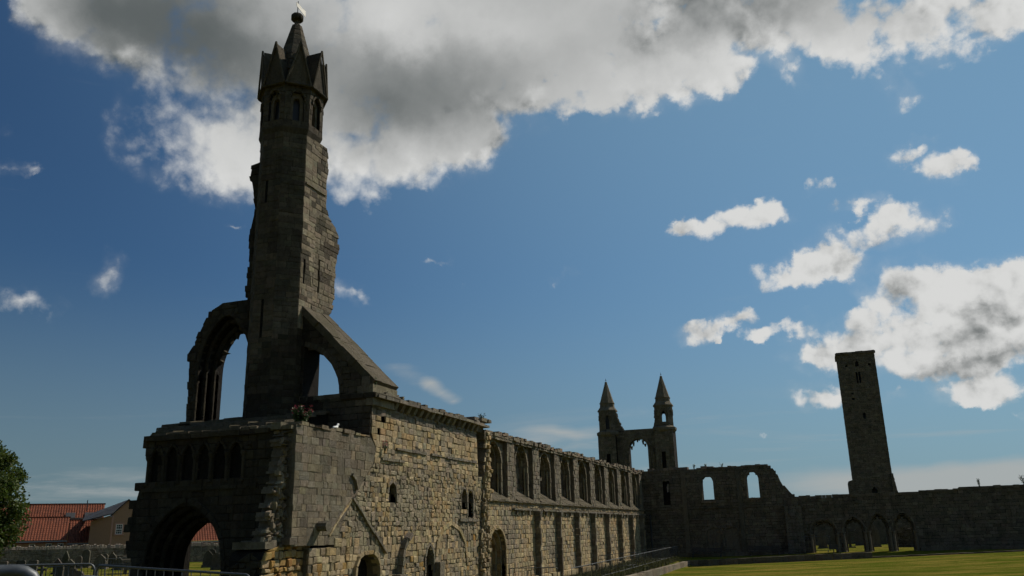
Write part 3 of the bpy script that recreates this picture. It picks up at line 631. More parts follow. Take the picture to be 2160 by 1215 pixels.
row_blocks(nw, FS, 27.3, 32.8, 7.42, 7.52, -.8, .03, (.25, .6), ASH + RUBBLE, vj=.08, uj=.06, miss=.1)
def zl(u, v): return ORANGE if rnd.random() < .07 else patchy(u, v, WARM, OCHRE, RUBBLE, OCHRE)
masonry(nw, FS, [(28.42, 0), (46.0, 0), (46.0, 3.2), (30.3, 3.2), (30.1, 2.95), (28.42, 2.95)], [low_door, lancet2], 1.2, (.2, .32), (.2, .46), (-.005, .05), gap=.008, jit=.024, zone=zl, name='lower_core', miss=.03, vjit=.02)
masonry(nw, FS, [(30.42, 3.2), (45.9, 3.2), (45.9, 6.35), (33.2, 6.35), (31.8, 5.0), (30.9, 4.0)], [small_lancet] + twin, 1.2, (.16, .26), (.16, .38), (-.005, .055), gap=.004, jit=.03, zone=lambda u, v: patchy(u, v, WARM, RUBBLE, OCHRE), name='rubble_core', miss=.04, vjit=.03)
masonry(nw, FS, [(33.2, 6.36), (45.2, 6.36), (45.0, 8.9), (32.92, 8.9), (32.92, 7.5), (33.4, 7.0)], (), 1.2, (.22, .34), (.28, .58), (-.005, .05), gap=.008, jit=.02, zone=lambda u, v: (GREY if v > 8.5 else patchy(u, v, WARM, OCHRE, OCHRE)), name='upper_core', miss=.03, vjit=.015)
mb = MB(); mb.box(XS - 1.3, XS - .55, 28.0, 46.5, 0, 6.4); mb.build('wall_backing', 'dark_core', nw)
mb = MB(); mb.box(XS - 1.2, XS - .04, 33.0, 46.2, 8.9, 9.32); mb.build('eaves_core', 'core', nw)
row_blocks(nw, FS, 35.2, 44.8, 7.06, 7.2, -.05, .1, (.5, .9), GREY, miss=.08)
row_blocks(nw, FS, 33.4, 36.0, 6.5, 6.62, -.05, .09, (.4, .7), GREY, miss=.15)
for i in range(16):                                         # corbel table and eaves
    u = 34.9 + i * .66
    mb = MB(); p = lambda a, v, d: FS.p(u + a, v + rnd.uniform(-.01, .01), d)
    mb.hexa([p(-.13, 8.82, -.1), p(-.13, 8.9, .12), p(.13, 8.9, .12), p(.13, 8.82, -.1)][::-1], [p(-.14, 9.2, -.1), p(-.14, 9.2, .3), p(.14, 9.2, .3), p(.14, 9.2, -.1)][::-1], pick(GREY, rnd)); mb.build('corbel', 'stone', nw)
row_blocks(nw, FS, 32.9, 46.2, 9.2, 9.34, -.5, .38, (.6, 1.1), GREY, uj=.04)
row_blocks(nw, FS, 33.1, 46.3, 9.34, 9.5, -1.0, .2, (.3, .7), GREY, vj=.07, uj=.12, miss=.05)
row_blocks(nw, FS, 33.1, 36.0, 9.5, 9.66, -1.0, .12, (.3, .6), GREY, vj=.07, uj=.12, miss=.1)
row_blocks(nw, FS, 44.4, 46.6, 9.5, 9.72, -.9, .25, (.4, .8), GREY, vj=.06, uj=.1)
row_blocks(nw, FS, 31.6, 32.2, 3.6, 3.9, -.1, .02, (.3, .31), ASH)
# roof raggles, arch scars and the projecting corbel
def strip(path, w, d, pal, th=nw, f=FS):
    for (a, b), (c, e) in zip(path, path[1:]):
        k = max(1, round(math.hypot(c - a, e - b) / .4))
        for i in range(k):
            p0 = Vector((a + (c - a) * i / k, b + (e - b) * i / k, 0)); p1 = Vector((a + (c - a) * (i + .97) / k, b + (e - b) * (i + .97) / k, 0)); dd = (p1 - p0).normalized(); s = Vector((-dd.y, dd.x, 0)) * w / 2
            ring = [p0 - s, p1 - s, p1 + s, p0 + s]; dj = d * rnd.uniform(.85, 1.15)
            th.stone([f.p(q.x, q.y, -.08) for q in ring] + [f.p(q.x, q.y, dj * .7) for q in ring] + [f.p(q.x, q.y, dj) for q in ring], pick(pal, rnd))
strip([(31.42, 4.78), (32.6, 3.85), (33.6, 3.1), (34.4, 2.5)], .085, .13, GREY)
strip([(29.75, 3.3), (30.5, 4.0), (31.4, 4.72)], .09, .05, OCHRE)
strip([(31.3, 5.75), (31.6, 5.55), (31.78, 5.15)], .12, .12, GREY)
strip([(35.5, 1.0), (35.55, 1.9), (35.75, 2.6), (36.1, 3.05), (36.45, 3.28)][::-1], .18, .30, GREY)
strip([(39.6, 2.2), (39.75, 2.9), (40.4, 3.5), (41.4, 3.8)], .2, .07, OCHRE); strip([(41.4, 3.8), (42.5, 3.45), (43.2, 2.8), (43.5, 1.6)], .2, .07, OCHRE)
voussoirs(nw, FS, arch_path(32.8, .98, .5, 1.72, 2.5), .15, .12, pal=OCHRE)
voussoirs(nw, FS, arch_path(38.85, .42, .7, 2.1, 2.75), .14, .06, pal=GREY)
voussoirs(nw, FS, arch_path(34.93, .36, 4.7, 5.2, 5.6), .13, .06, pal=GREY)
for q in ((43.12, .36, 4.5, 5.2, 5.66), (43.98, .36, 4.14, 5.15, 5.58)): voussoirs(nw, FS, arch_path(*q), .1, .06, pal=GREY)
row_blocks(nw, FS, 42.4, 44.9, 3.86, 4.02, -.1, .1, (.5, .8), GREY)
row_blocks(nw, FS, 42.6, 43.5, 4.28, 4.48, -.1, .05, (.3, .5), OCHRE)
row_blocks(nw, FS, 35.0, 35.75, .9, 1.55, -.1, .45, (.37, .38), GREY); row_blocks(nw, FS, 39.35, 39.85, 1.2, 1.9, -.1, .35, (.5, .51), GREY)
mb = MB(); mb.tube([FS.p(29.0, 3.66, -.1), FS.p(29.0, 3.66, .45)], .2, 10, GREY[2]); mb.build('corbel_stump', 'stone', nw)
# broken buttress between the first bay and the window bays
masonry(nw, south(XS + .12), [(45.2, 0), (46.5, 0), (46.4, 3.2), (46.35, 5.0), (46.7, 5.3), (46.75, 9.1), (46.1, 9.3), (46.2, 8.2), (45.95, 7.0), (45.7, 5.2), (45.3, 3.0)], (), 1.1, (.16, .28), (.16, .36), (-.06, .2), gap=.004, jit=.04, zone=lambda u, v: (OCHRE if v > 5.2 else ORANGE[2:4] + RUBBLE), rag=(.16, .06), name='broken_buttress', vjit=.03)
# window bays
FB = south(XS - .28); CEN = [48.18 + 4.93 * k for k in range(9)]
dr = arch(48.05, 1.32, 0, 2.2, 3.5, 8)
zb = lambda u, v: (ORANGE[2:4] if rnd.random() < .1 else patchy(u, v, WARM, OCHRE, OCHRE, OCHRE, s=.3))
masonry(nw, FS, [(46.45, 0), (91, 0), (91, 4.55), (46.45, 4.55)], [dr], 1.1, (.25, .36), (.26, .55), (.0, .05), gap=.012, jit=.02, zone=zb, name='bay_core', miss=.02, vjit=.012)
masonry(nw, FS, [(46.45, 4.55), (91, 4.55), (91, 5.12), (46.45, 5.12)], (), 1.1, (.17, .22), (.25, .5), (.0, .05), gap=.01, jit=.015, pal=OCHRE + GREY, name='band_core')
mb = MB(); mb.box(XS - 2.6, XS - 1.25, 46.3, 91, 0, 9.0); mb.box(XS - 1.25, XS - 1.1, 46.5, 50, 0, 4.5); mb.build('wall_backing', 'dark_core', nw)
# deep moulded doorway
for d, a, ap in ((0, 1.32, 3.5), (.25, 1.14, 3.28), (.5, .96, 3.06), (.75, .8, 2.86)):
    voussoirs(nw, south(XS - d), arch_path(48.05, a, .3, 2.2, ap), .17, .05 if d == 0 else .0, depth=.24, pal=OCHRE if d == 0 else RUBBLE)
AP = [8.72 + rnd.uniform(-.12, .06) for c_ in CEN]
win = [arch(c_, 1.16, 5.5, 7.35, a_, 7) for c_, a_ in zip(CEN, AP)]
masonry(nw, FB, [(46.6, 5.1), (91, 5.1), (91, 8.95), (46.6, 8.95)], win, .5, (.26, .38), (.3, .7), (.0, .03), pal=GREY + SHAFT, name='window_core')
# blocked lancets: recessed filling, mouldings, mullion, stepped sill
for i, c_ in enumerate(CEN):
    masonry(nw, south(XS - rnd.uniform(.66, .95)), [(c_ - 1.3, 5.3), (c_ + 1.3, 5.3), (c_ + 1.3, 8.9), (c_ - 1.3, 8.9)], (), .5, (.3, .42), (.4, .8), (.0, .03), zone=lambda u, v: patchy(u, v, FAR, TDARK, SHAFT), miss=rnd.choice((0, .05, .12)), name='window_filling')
    voussoirs(nw, FB, arch_path(c_, 1.16, 5.5, 7.35, AP[i]), .17, .12, pal=ASH)
    if i in (2, 5, 6): row_blocks(nw, south(XS - .6), c_ - .9 + i * .05, c_ + .2, 6.7, 6.95, -.2, .12, (.3, .5), GREY, vj=.06)
    voussoirs(nw, south(XS - .55), arch_path(c_, 1.0, 5.5, 7.35, 8.5), .16, .05, pal=SHAFT)
    for s in (-1, 1): mb = MB(); mb.tube([(XS - .36, c_ + s * 1.04, 5.5), (XS - .36, c_ + s * 1.04, 7.4)], .06, 6, OCHRE[4]); mb.build('window_shaft', 'stone', nw)
    for j in range(4):                                       # sloping sill slabs
        u0, u1 = c_ - 1.7 + j * .85, c_ - 1.7 + (j + 1) * .85 - .012; mb = MB(); e = rnd.uniform(-.02, .02)
        for k_ in range(2):
            da, db = (-.72 + k_ * .42), (-.30 + k_ * .42) + .03; za, zb_ = 5.86 - k_ * .36, 5.5 - k_ * .36
            mb.hexa([FS.p(u0, zb_ - .1, db), FS.p(u1, zb_ - .1, db), FS.p(u1, za - .1, da), FS.p(u0, za - .1, da)], [FS.p(u0, zb_ + .03 + e, db), FS.p(u1, zb_ + .03, db), FS.p(u1, za + e, da), FS.p(u0, za, da)])
        mb.build('sill_slab', 'slab', nw)
for i in range(10):                                          # buttress strips between the windows
    u0 = CEN[0] - 2.47 + 4.93 * i if i else 46.5; w0 = .68 if i else .2
    c0 = CEN[0] - 2.465 + 4.93 * i
    if i == 0: continue
    masonry(nw, FS, [(c0 - .72, 5.1), (c0 + .72, 5.1), (c0 + .66, 8.7), (c0 - .66, 8.7)], (), .55, (.24, .36), (.3, .6), (.0, .05), zone=lambda u, v: patchy(u, v, SHAFT, GREY, ASH), miss=rnd.choice((0, .04, .1)), name='pilaster', jit=.02)
row_blocks(nw, FS, 46.6, 91, 8.72, 8.88, -.7, .04, (.4, .9), SHAFT, vj=.04, uj=.05)
row_blocks(nw, FS, 46.6, 91, 8.88, 9.04, -.9, .12, (.3, .7), SHAFT + [(.30, .22, .16)], vj=.07, uj=.07)
row_blocks(nw, FS, 46.6, 91, 9.04, 9.2, -1.2, .05, (.3, .7), SHAFT + [(.30, .22, .16)], vj=.09, uj=.12, miss=.22)
row_blocks(nw, FS, 46.5, 91, 5.06, 5.18, -.1, .16, (.4, .8), SHAFT, uj=.03, tiltf=.03)
row_blocks(nw, FS, 50.6, 91, 4.56, 4.7, -.1, .2, (.5, .9), GREY, uj=.04, miss=.03)
for i in range(34):
    u = 51.2 + i * 1.19; row_blocks(nw, FS, u, u + .2, 4.3, 4.56, -.1, .16, (.2, .21), GREY)
for i in range(8):                                           # wall shafts of the lost cloister vault
    u = 55.05 + 4.76 * i; mb = MB()
    z = .15
    while z < 4.3:
        z1 = min(4.35, z + rnd.uniform(.3, .5)); w = .12 + rnd.uniform(-.02, .02); d = .40 + rnd.uniform(-.05, .05)
        mb.hexa([FS.p(u - w, z, -.05), FS.p(u - w, z, d), FS.p(u + w, z, d), FS.p(u + w, z, -.05)][::-1], [FS.p(u - w, z1 - .01, -.05), FS.p(u - w, z1 - .01, d), FS.p(u + w, z1 - .01, d), FS.p(u + w, z1 - .01, -.05)][::-1], pick(SHAFT, rnd)); z = z1
    mb.hexa([FS.p(u - .2, 4.3, -.05), FS.p(u - .2, 4.3, .45), FS.p(u + .2, 4.3, .45), FS.p(u + .2, 4.3, -.05)][::-1], [FS.p(u - .28, 4.56, -.05), FS.p(u - .28, 4.56, .5), FS.p(u + .28, 4.56, .5), FS.p(u + .28, 4.56, -.05)][::-1], GREY[0])
    mb.build('wall_shaft', 'stone', nw)
row_blocks(nw, FS, 50, 90.8, .1, .5, -.1, .25, (.5, 1.1), OCHRE, uj=.04, tiltf=.04)
nw.finish(300)

# ------------------------------------------------------------------ transept wall across the far side of the lawn
tw = Thing('ruined_transept', 'dark ruined transept wall with two open round-headed windows and crumbling right end', 'church wall', (-11, 91.5, .3))
FT = west(91.0)
tout = [(-19.4, .2), (-2.9, .4), (-2.9, 5.75), (-3.7, 6.15), (-4.0, 6.5), (-4.5, 7.2), (-4.75, 7.9), (-4.95, 8.4), (-5.3, 8.95), (-5.8, 9.2), (-6.6, 9.3), (-9.5, 9.18), (-12.4, 9.08), (-19.4, 9.2)]
w1, w2 = arch(-11.94, .6, 5.85, 7.75, 8.42, 7), arch(-7.36, .6, 6.02, 7.95, 8.6, 7)
nich = [(-16.6, 5.6), (-15.9, 5.6), (-15.9, 8.0), (-16.6, 8.0)]
blk = [arch(-11.7, .75, .9, 2.5, 3.2, 5), arch(-9.9, .75, .9, 2.5, 3.2, 5)]
masonry(tw, FT, tout, [w1, w2, nich] + blk, .35, (.24, .36), (.3, .7), (.0, .05), gap=.01, jit=.015, pal=FAR, rag=(0, .2), core='dark_core', name='wall_core')
masonry(tw, west(91.35), [(u - (.1 if u > -6 else 0), v - (.1 if v > 6 else 0)) for u, v in tout], [arch(-11.94, .6, 5.85, 7.75, 8.42, 7), arch(-7.36, .6, 6.02, 7.95, 8.6, 7), [(-16.3, 6.8), (-16.0, 6.8), (-16.0, 7.9), (-16.3, 7.9)]], .8, (.24, .36), (.3, .7), core='dark_core', stones=False, front=0, rag=(0, .2), name='wall_backing')
for uc_, a_, v0, vs_, va in ((-11.94, .6, 5.85, 7.75, 8.42), (-7.36, .6, 6.02, 7.95, 8.6)):
    voussoirs(tw, west(90.99), arch_path(uc_, a_, v0, vs_, va), .24, .07, pal=FAR)
    row_blocks(tw, FT, uc_ - .75, uc_ + .75, v0 - .2, v0, -.6, .14, (.4, .6), [(.26, .2, .14)])
mb = MB(); mb.box(-12.7, -8.9, 91.1, 91.4, .6, 3.5); mb.build('blocked_arch', 'core', tw)
for uc_ in (-11.7, -9.9): voussoirs(tw, FT, arch_path(uc_, .75, .9, 2.5, 3.2), .16, .06, pal=FAR)
row_blocks(tw, FT, -18.6, -3.2, 5.1, 5.26, -.05, .12, (.5, 1.0), FAR, miss=.05)
row_blocks(tw, FT, -18.6, -3.2, 4.72, 4.84, -.05, .08, (.5, 1.0), FAR, miss=.3)
row_blocks(tw, FT, -19.2, -5.7, 9.1, 9.32, -1.0, .1, (.3, .7), [(.26, .19, .14), (.16, .14, .11)], vj=.1, uj=.08, miss=.08)
row_blocks(tw, FT, -18.5, -4.0, .35, .75, -.1, .45, (.8, 1.4), FAR)
for u in (-8.75, -14.4): row_blocks(tw, FT, u - .25, u + .25, .7, 9.0, -.05, .14, (.5, .51), FAR)
masonry(tw, west(90.3), [(-4.55, .3), (-2.9, .4), (-2.85, 5.1), (-3.6, 5.22), (-4.5, 5.15)], (), .8, (.26, .38), (.3, .7), (.0, .06), pal=[(.17, .155, .12), (.14, .125, .1)], core='dark_core', name='buttress')
row_blocks(tw, west(90.9), -4.6, -2.7, 5.1, 5.7, -.9, .3, (.3, .6), FAR, vj=.25, uj=.3)
row_blocks(tw, west(91.2), -4.2, -2.9, 5.4, 6.0, -.9, .2, (.3, .5), FAR, vj=.1, uj=.1)
row_blocks(tw, west(91.1), -2.9, -2.0, 5.6, 5.95, -.6, .1, (.3, .5), FAR, vj=.06, uj=.1)
mb = MB(); mb.tube([(-18.1, 90.6, 4.6), (-18.1, 90.6, .3)], .09, 8); mb.build('downpipe', 'black', tw)
tw.finish(300)

# ------------------------------------------------------------------ cloister wall with the chapter house arches
cw = Thing('cloister_arcade', 'long dark cloister wall pierced by four pointed arches beyond the lawn', 'church wall', (14, 91.5, .6))
ARC = [(-1.05, 1.2, .45, 2.5, 3.7), (1.75, .98, .6, 2.5, 3.9), (4.0, .92, .6, 2.7, 4.22), (6.2, .95, .6, 2.6, 4.2)]
masonry(cw, FT, [(-2.9, .3), (42, .5), (42, 6.9), (16.9, 6.35), (8, 6.1), (-2.9, 5.82)], [arch(u, a, v0 - .2, vs_, va) for u, a, v0, vs_, va in ARC], .35, (.24, .36), (.32, .75), (.0, .05), gap=.01, jit=.015, pal=FAR, core='dark_core', name='wall_core')
for k, d in enumerate((.35, .62)):
    masonry(cw, west(91 + d), [(-2.9, .3), (42, .5), (42, 6.8), (16.9, 6.25), (8, 6.0), (-2.9, 5.72)], [arch(u, a - .14 * (k + 1), v0 - .2, vs_, va - .2 * (k + 1)) for u, a, v0, vs_, va in ARC], .3, (.24, .36), (.3, .7), core='dark_core', stones=False, front=0, name='arch_order')
for u, a, v0, vs_, va in ARC:
    for k in range(3): voussoirs(cw, west(90.98 + .3 * k), arch_path(u, a - .14 * k, v0, vs_, va - .2 * k), .16, .06, pal=FAR)
    for s in (-1, 1):
        mb = MB(); mb.lathe((u + s * (a + .02), 90.95, v0 - .1), [(.2, 0), (.2, .15), (.13, .22), (.13, 1.75), (.2, 1.9), (.2, 2.0)], 8, tint=FAR[3]); mb.build('arch_shaft', 'stone', cw)
row_blocks(cw, FT, -2.9, 8, 5.74, 6.02, -.7, .08, (.3, .7), FAR + [(.2, .15, .1)], vj=.06, uj=.06)
u = 8.0
while u < 41: row_blocks(cw, FT, u, u + 3, 5.98 + (u - 8) * .0275, 6.2 + (u - 8) * .0275, -.7, .08, (.4, .8), FAR, vj=.06, uj=.06); u += 3
for u, v in ((2.2, 5.1), (5.5, 5.3), (8.8, 5.5), (12.4, 5.6), (15.5, 5.75), (19, 5.8)): row_blocks(cw, FT, u, u + .3, v, v + .3, -.1, .25, (.3, .31), FAR)
row_blocks(cw, FT, 7.4, 42, .6, .95, -.1, .3, (.8, 1.4), FAR)
cw.finish(0)

# ------------------------------------------------------------------ kerbs round the lawn
KP = [(.26, .22, .16), (.22, .19, .14), (.30, .25, .18)]
kb = Thing('lawn_kerb', 'low lit stone kerb edging the lawn beside the nave fence', 'kerb', (-13.6, 64, 0))
row_blocks(kb, south(-13.75), 42, 85.0, -.5, .17, -.15, .28, (.6, 1.2), KP, vj=.02, uj=.015); kb.finish(300)
lw = Thing('cloister_parapet', 'low dark wall along the far edge of the lawn, below the transept', 'low wall', (-6, 85.2, .1))
def slope_row(th, u0, u1, y, h, pal):
    u = u0
    while u < u1:
        w = rnd.uniform(.6, 1.2); z = lawn_z(u); row_blocks(th, west(y), u, u + w, z - .3, z + h, -.5, .0, (w, w + .01), pal, vj=.02); u += w
slope_row(lw, -13.6, 2.8, 85.2, .54, FAR); slope_row(lw, 2.8, 34, 85.3, .12, FAR); lw.finish(0)

# ------------------------------------------------------------------ east gable with two spired turrets
eg = Thing('east_gable', 'far east gable with twin spired turrets and one tall open arch', 'church ruin', (-29.5, 142.6, 0))
FE = west(142.0)
eo_ = arch(-29.6, 1.62, 0, 16.3, 17.9, 9)
masonry(eg, FE, [(-34, 0), (-25.5, 0), (-25.5, 19.5), (-33.4, 19.3), (-34, 19.4)], [eo_], 1.4, (.35, .5), (.5, .9), (.0, .05), pal=FAR, core='dark_core', name='gable_core')
voussoirs(eg, west(141.98), arch_path(-29.6, 1.62, 0, 16.3, 17.9), .4, .1, pal=FAR)
voussoirs(eg, west(141.99), arch_path(-29.6, 2.5, 0, 14.6, 18.6), .25, .12, pal=FAR)
for du, dl in ((-.9, .5), (-.2, .55), (.1, .35), (.75, .5), (1.1, .3), (-1.25, .4)):
    mb = MB(); zt = 17.95 - abs(du) ** 2 * .9; mb.hexa([(-29.6 + du - .05, 142.4, zt - dl), (-29.6 + du + .1, 142.4, zt - dl), (-29.6 + du + .1, 142.7, zt - dl), (-29.6 + du - .05, 142.7, zt - dl)], [(-29.6 + du - .2, 142.4, zt + .2), (-29.6 + du + .2, 142.4, zt + .2), (-29.6 + du + .2, 142.7, zt + .2), (-29.6 + du - .2, 142.7, zt + .2)], FAR[0]); mb.build('tracery_stub', 'stone', eg)
def east_turret(cx, dz, slot, see):
    cy = 142.6; hw = 1.55
    lo = Frame((cx, cy - hw, 0), (0, -1, 0))
    masonry(eg, lo, [(-hw, 0), (hw, 0), (hw, 18.7 + dz), (-hw, 18.7 + dz)], [[(slot - .33, 12.6), (slot + .33, 12.6), (slot + .33, 15.6), (slot - .33, 15.6)]], .5, (.35, .5), (.5, .9), (.0, .05), pal=FAR, core='dark_core', name='turret_core')
    mb = MB(); mb.box(cx - hw + .02, cx + hw - .02, cy - hw + .45, cy + hw, 0, 18.7 + dz); mb.build('turret_backing', 'dark_core', eg)
    mb = MB(); mb.lathe((cx, cy, 18.5 + dz), [(1.75, 0), (2.05, .35), (2.05, .75), (1.62, 1.0)], 8, R(22.5), FAR[1]); mb.build('corbel_ring', 'stone', eg)
    # octagonal lantern with a lancet in each face
    for k in range(8):
        a = R(45 * k + 10); n = Vector((math.sin(a), -math.cos(a), 0)); ap = 1.62 * math.cos(R(22.5)); f = Frame(Vector((cx, cy, 0)) + n * ap, n); h = 1.62 * math.sin(R(22.5))
        hole = [arch(0, .3, 20.0 + dz, 21.4 + dz, 22.0 + dz, 4)] if k in (0, 4) else []
        masonry(eg, f, [(-h, 19.3 + dz), (h, 19.3 + dz), (h, 22.9 + dz), (-h, 22.9 + dz)], hole, .35, (.35, .5), (.4, .8), (.0, .04), pal=FAR, core='dark_core', name='lantern_face')
        voussoirs(eg, f, arch_path(0, .45, 21.3 + dz, 21.4 + dz, 22.2 + dz, 4), .12, .1, pal=FAR, n=6)
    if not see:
        mb = MB(); mb.lathe((cx, cy, 0), [(1.1, 19 + dz), (1.1, 22.9 + dz)], 8); mb.build('lantern_shade_core', 'black', eg)  # black fill painted as the shade seen through the lancet
    mb = MB(); mb.lathe((cx, cy, 22.85 + dz), [(1.75, 0), (1.75, .2), (1.3, .8), (1.25, 1.3), (1.36, 1.45), (1.3, 1.6)], 8, R(22.5), FAR[1]); mb.build('lantern_cap', 'stone', eg)
    mb = MB(); mb.lathe((cx, cy, 24.4 + dz), [(1.25, 0), (.22, 3.5), (.24, 3.56), (.2, 3.7), (.05, 3.8)], 8, R(22.5), FAR[3]); so_ = mb.build('spire', 'stone', eg)
    mb = MB(); mb.tube([(cx, cy, 28.1 + dz), (cx, cy, 28.75 + dz)], .03, 5); mb.box(cx - .12, cx + .12, cy - .02, cy + .02, 28.4 + dz, 28.46 + dz); mb.build('finial_cross', 'black', eg)
east_turret(-34.75, 0.0, .15, False); east_turret(-25.0, .25, -.2, True)
# torn masonry beside the turrets
masonry(eg, west(142.2), [(-33.3, 19.3), (-32.1, 19.35), (-32.6, 20.6), (-33.0, 21.8), (-33.25, 22.6), (-33.5, 22.6), (-33.5, 19.3)], (), 1.0, (.3, .4), (.4, .7), pal=FAR, rag=(0, .15), core='dark_core', name='torn_masonry')
masonry(eg, west(142.2), [(-26.9, 19.4), (-26.4, 19.4), (-26.3, 22.5), (-26.5, 22.0), (-26.6, 20.4)], (), 1.0, (.3, .4), (.3, .5), pal=FAR, rag=(.15, 0), core='dark_core', name='torn_masonry')
eg.finish(0)

# ------------------------------------------------------------------ square tower
st = Thing('square_tower', 'tall plain square stone tower standing behind the cloister wall', 'tower', (6.75, 152.9, .6))
FQ = west(150.0)
qh = [[(6.52 - .16, 25.7), (6.52 + .12, 25.7), (6.52 + .12, 27.7), (6.52 - .16, 27.7)], [(6.78, 25.7), (7.06, 25.7), (7.06, 27.7), (6.78, 27.7)], arch(6.75, .26, 28.5, 29.2, 29.5, 4), arch(6.8, .2, 19.9, 20.6, 20.9, 4), arch(6.75, .42, 7.0, 8.2, 8.7, 4)]
for p in ((4.9, 28.6), (8.5, 28.6), (5.3, 22.9), (5.25, 23.8)): qh.append([(p[0], p[1]), (p[0] + .35, p[1]), (p[0] + .35, p[1] + .4), (p[0], p[1] + .4)])
masonry(st, FQ, [(3.75, .5), (9.65, .5), (9.65, 30.7), (3.75, 30.7)], qh, .5, (.26, .36), (.35, .75), (.0, .035), pal=FAR, core='dark_core', name='west_face')
masonry(st, Frame((9.65, 0, 0), (1, 0, 0)), [(150.02, .5), (156, .5), (156, 30.7), (150.02, 30.7)], (), .5, (.26, .36), (.35, .75), (.0, .035), pal=FAR, core='dark_core', name='south_face')
masonry(st, Frame((3.75, 0, 0), (-1, 0, 0)), [(-156, .5), (-150.02, .5), (-150.02, 30.7), (-156, 30.7)], (), .5, (.26, .36), (.35, .75), (.0, .035), pal=FAR, core='dark_core', name='north_face')
mb = MB(); mb.box(4.2, 9.2, 151.5, 155.9, .5, 30.5); mb.build('tower_core', 'black', st)
row_blocks(st, FQ, 3.55, 9.85, 30.65, 31.0, -.6, .18, (.6, 1.2), FAR, uj=.03, vj=.03)
row_blocks(st, FQ, 3.7, 9.7, 30.95, 31.1, -.6, .05, (.6, 1.2), FAR, vj=.05)
row_blocks(st, Frame((3.75, 0, 0), (-1, 0, 0)), -156, -150, 30.6, 31.0, -.6, .22, (.6, 1.2), FAR)
for z in (24.6, 10.2): row_blocks(st, FQ, 3.7, 9.7, z, z + .15, -.05, .08, (.7, 1.2), FAR)
masonry(st, west(149.6), [(2.85, .5), (3.9, .5), (3.9, 10.1), (3.1, 9.9), (2.85, 9.7)], (), 2.0, (.26, .36), (.35, .75), pal=FAR, core='dark_core', name='side_buttress')
masonry(st, west(149.6), [(9.4, .5), (10.3, .5), (10.2, 7), (9.85, 9.8), (9.8, 10.8), (9.4, 10.8)], (), 2.0, (.26, .36), (.35, .75), pal=FAR, rag=(0, .08), core='dark_core', name='side_buttress')
voussoirs(st, west(149.98), arch_path(6.75, .9, 6.4, 8.0, 9.1), .25, .08, pal=FAR)
st.finish(0)

# ------------------------------------------------------------------ houses beyond the graveyard (local frame: l to the right, f away from the camera)
AZ = R(-46.5); Fv = Vector((math.sin(AZ), math.cos(AZ), 0)); Lv = Vector((math.cos(AZ), -math.sin(AZ), 0))
def G(l, f, z=0.0): return Lv * l + Fv * f + Vector((0, 0, z))
class LMB(MB):
    def lbox(s, l0, l1, f0, f1, z0, z1, tint=None):
        s.hexa([G(l0, f0, z0), G(l1, f0, z0), G(l1, f1, z0), G(l0, f1, z0)], [G(l0, f0, z1), G(l1, f0, z1), G(l1, f1, z1), G(l0, f1, z1)], tint)
def house_thing(name, label, l, f): return Thing(name, label, 'house', tuple(G(l, f, 1.1)))
def pantiles(th, l0, l1, f0, z0, f1, z1, pitch=.3, skew=0.0, name='roof'):
    """corrugated tile roof from eaves (f0, z0) to ridge (f1, z1)"""
    mb = LMB(); n = int((l1 - l0) / pitch); prof = []
    for i in range(n):
        for a, h in ((0, 0), (.25, .06), (.5, .085), (.75, .06)): prof.append((l0 + (i + a) * pitch, h))
    prof.append((l0 + n * pitch, 0)); rows = 12; vs = []; fs = []
    for j in range(rows + 1):
        for half in ((0,) if j == 0 else (1,) if j == rows else (1, 0)):
            t_ = j / rows; st_ = .0 if half else .035
            for l, h in prof: vs.append(G(l + skew * t_, f0 + (f1 - f0) * t_, z0 + (z1 - z0) * t_ + h + st_))
    w = len(prof); R_ = len(vs) // w
    for j in range(R_ - 1):
        for i in range(w - 1): fs.append((j * w + i, j * w + i + 1, (j + 1) * w + i + 1, (j + 1) * w + i))
    mb.add(vs, fs); mb.lbox(l0, l0 + n * pitch, f0 + .1, f1 - .05, z0 - .25, z0 - .06)
    o = mb.build(name, 'pantile', th); mr = LMB(); mr.lbox(l0 + skew, l1 + skew, f1 - .15, f1 + .15, z1 - .05, z1 + .14); q = mr.build('ridge_tile', 'pantile', th); q.parent = o; return o
def window(th, l0, l1, z0, z1, f, cols=2, rows=3, trim=True):
    mb = LMB()
    w = .07
    mb.lbox(l0, l1, f - .03, f + .05, z0, z0 + w); mb.lbox(l0, l1, f - .03, f + .05, z1 - w, z1); mb.lbox(l0, l0 + w, f - .03, f + .05, z0 + w, z1 - w); mb.lbox(l1 - w, l1, f - .03, f + .05, z0 + w, z1 - w)
    fo = mb.build('window', 'frame', th)
    for i in range(1, cols): m2 = LMB(); x = l0 + (l1 - l0) * i / cols; m2.lbox(x - .018, x + .018, f - .02, f + .04, z0 + w, z1 - w); q = m2.build('glazing_bar', 'frame', th); q.parent = fo
    for j in range(1, rows): m2 = LMB(); z = z0 + (z1 - z0) * j / rows; e = .04 if j * 2 == rows else .018; m2.lbox(l0 + w, l1 - w, f - .022, f + .04, z - e, z + e); q = m2.build('glazing_bar', 'frame', th); q.parent = fo
    m2 = LMB(); m2.lbox(l0 + w, l1 - w, f, f + .03, z0 + w, z1 - w); q = m2.build('pane', 'glass', th); q.parent = fo
    if trim:
        m2 = LMB(); t_ = .14
        m2.lbox(l0 - t_, l0, f - .06, f + .1, z0, z1); m2.lbox(l1, l1 + t_, f - .06, f + .1, z0, z1); m2.lbox(l0 - t_, l1 + t_, f - .06, f + .1, z1, z1 + t_)
        m2.lbox(l0 - t_ - .05, l1 + t_ + .05, f - .12, f + .1, z0 - .12, z0); q = m2.build('window_surround', 'harl_trim', th); q.parent = fo
h1 = house_thing('long_house', 'long red pantiled roof range rising behind the lower cottage roof', -3, 128)
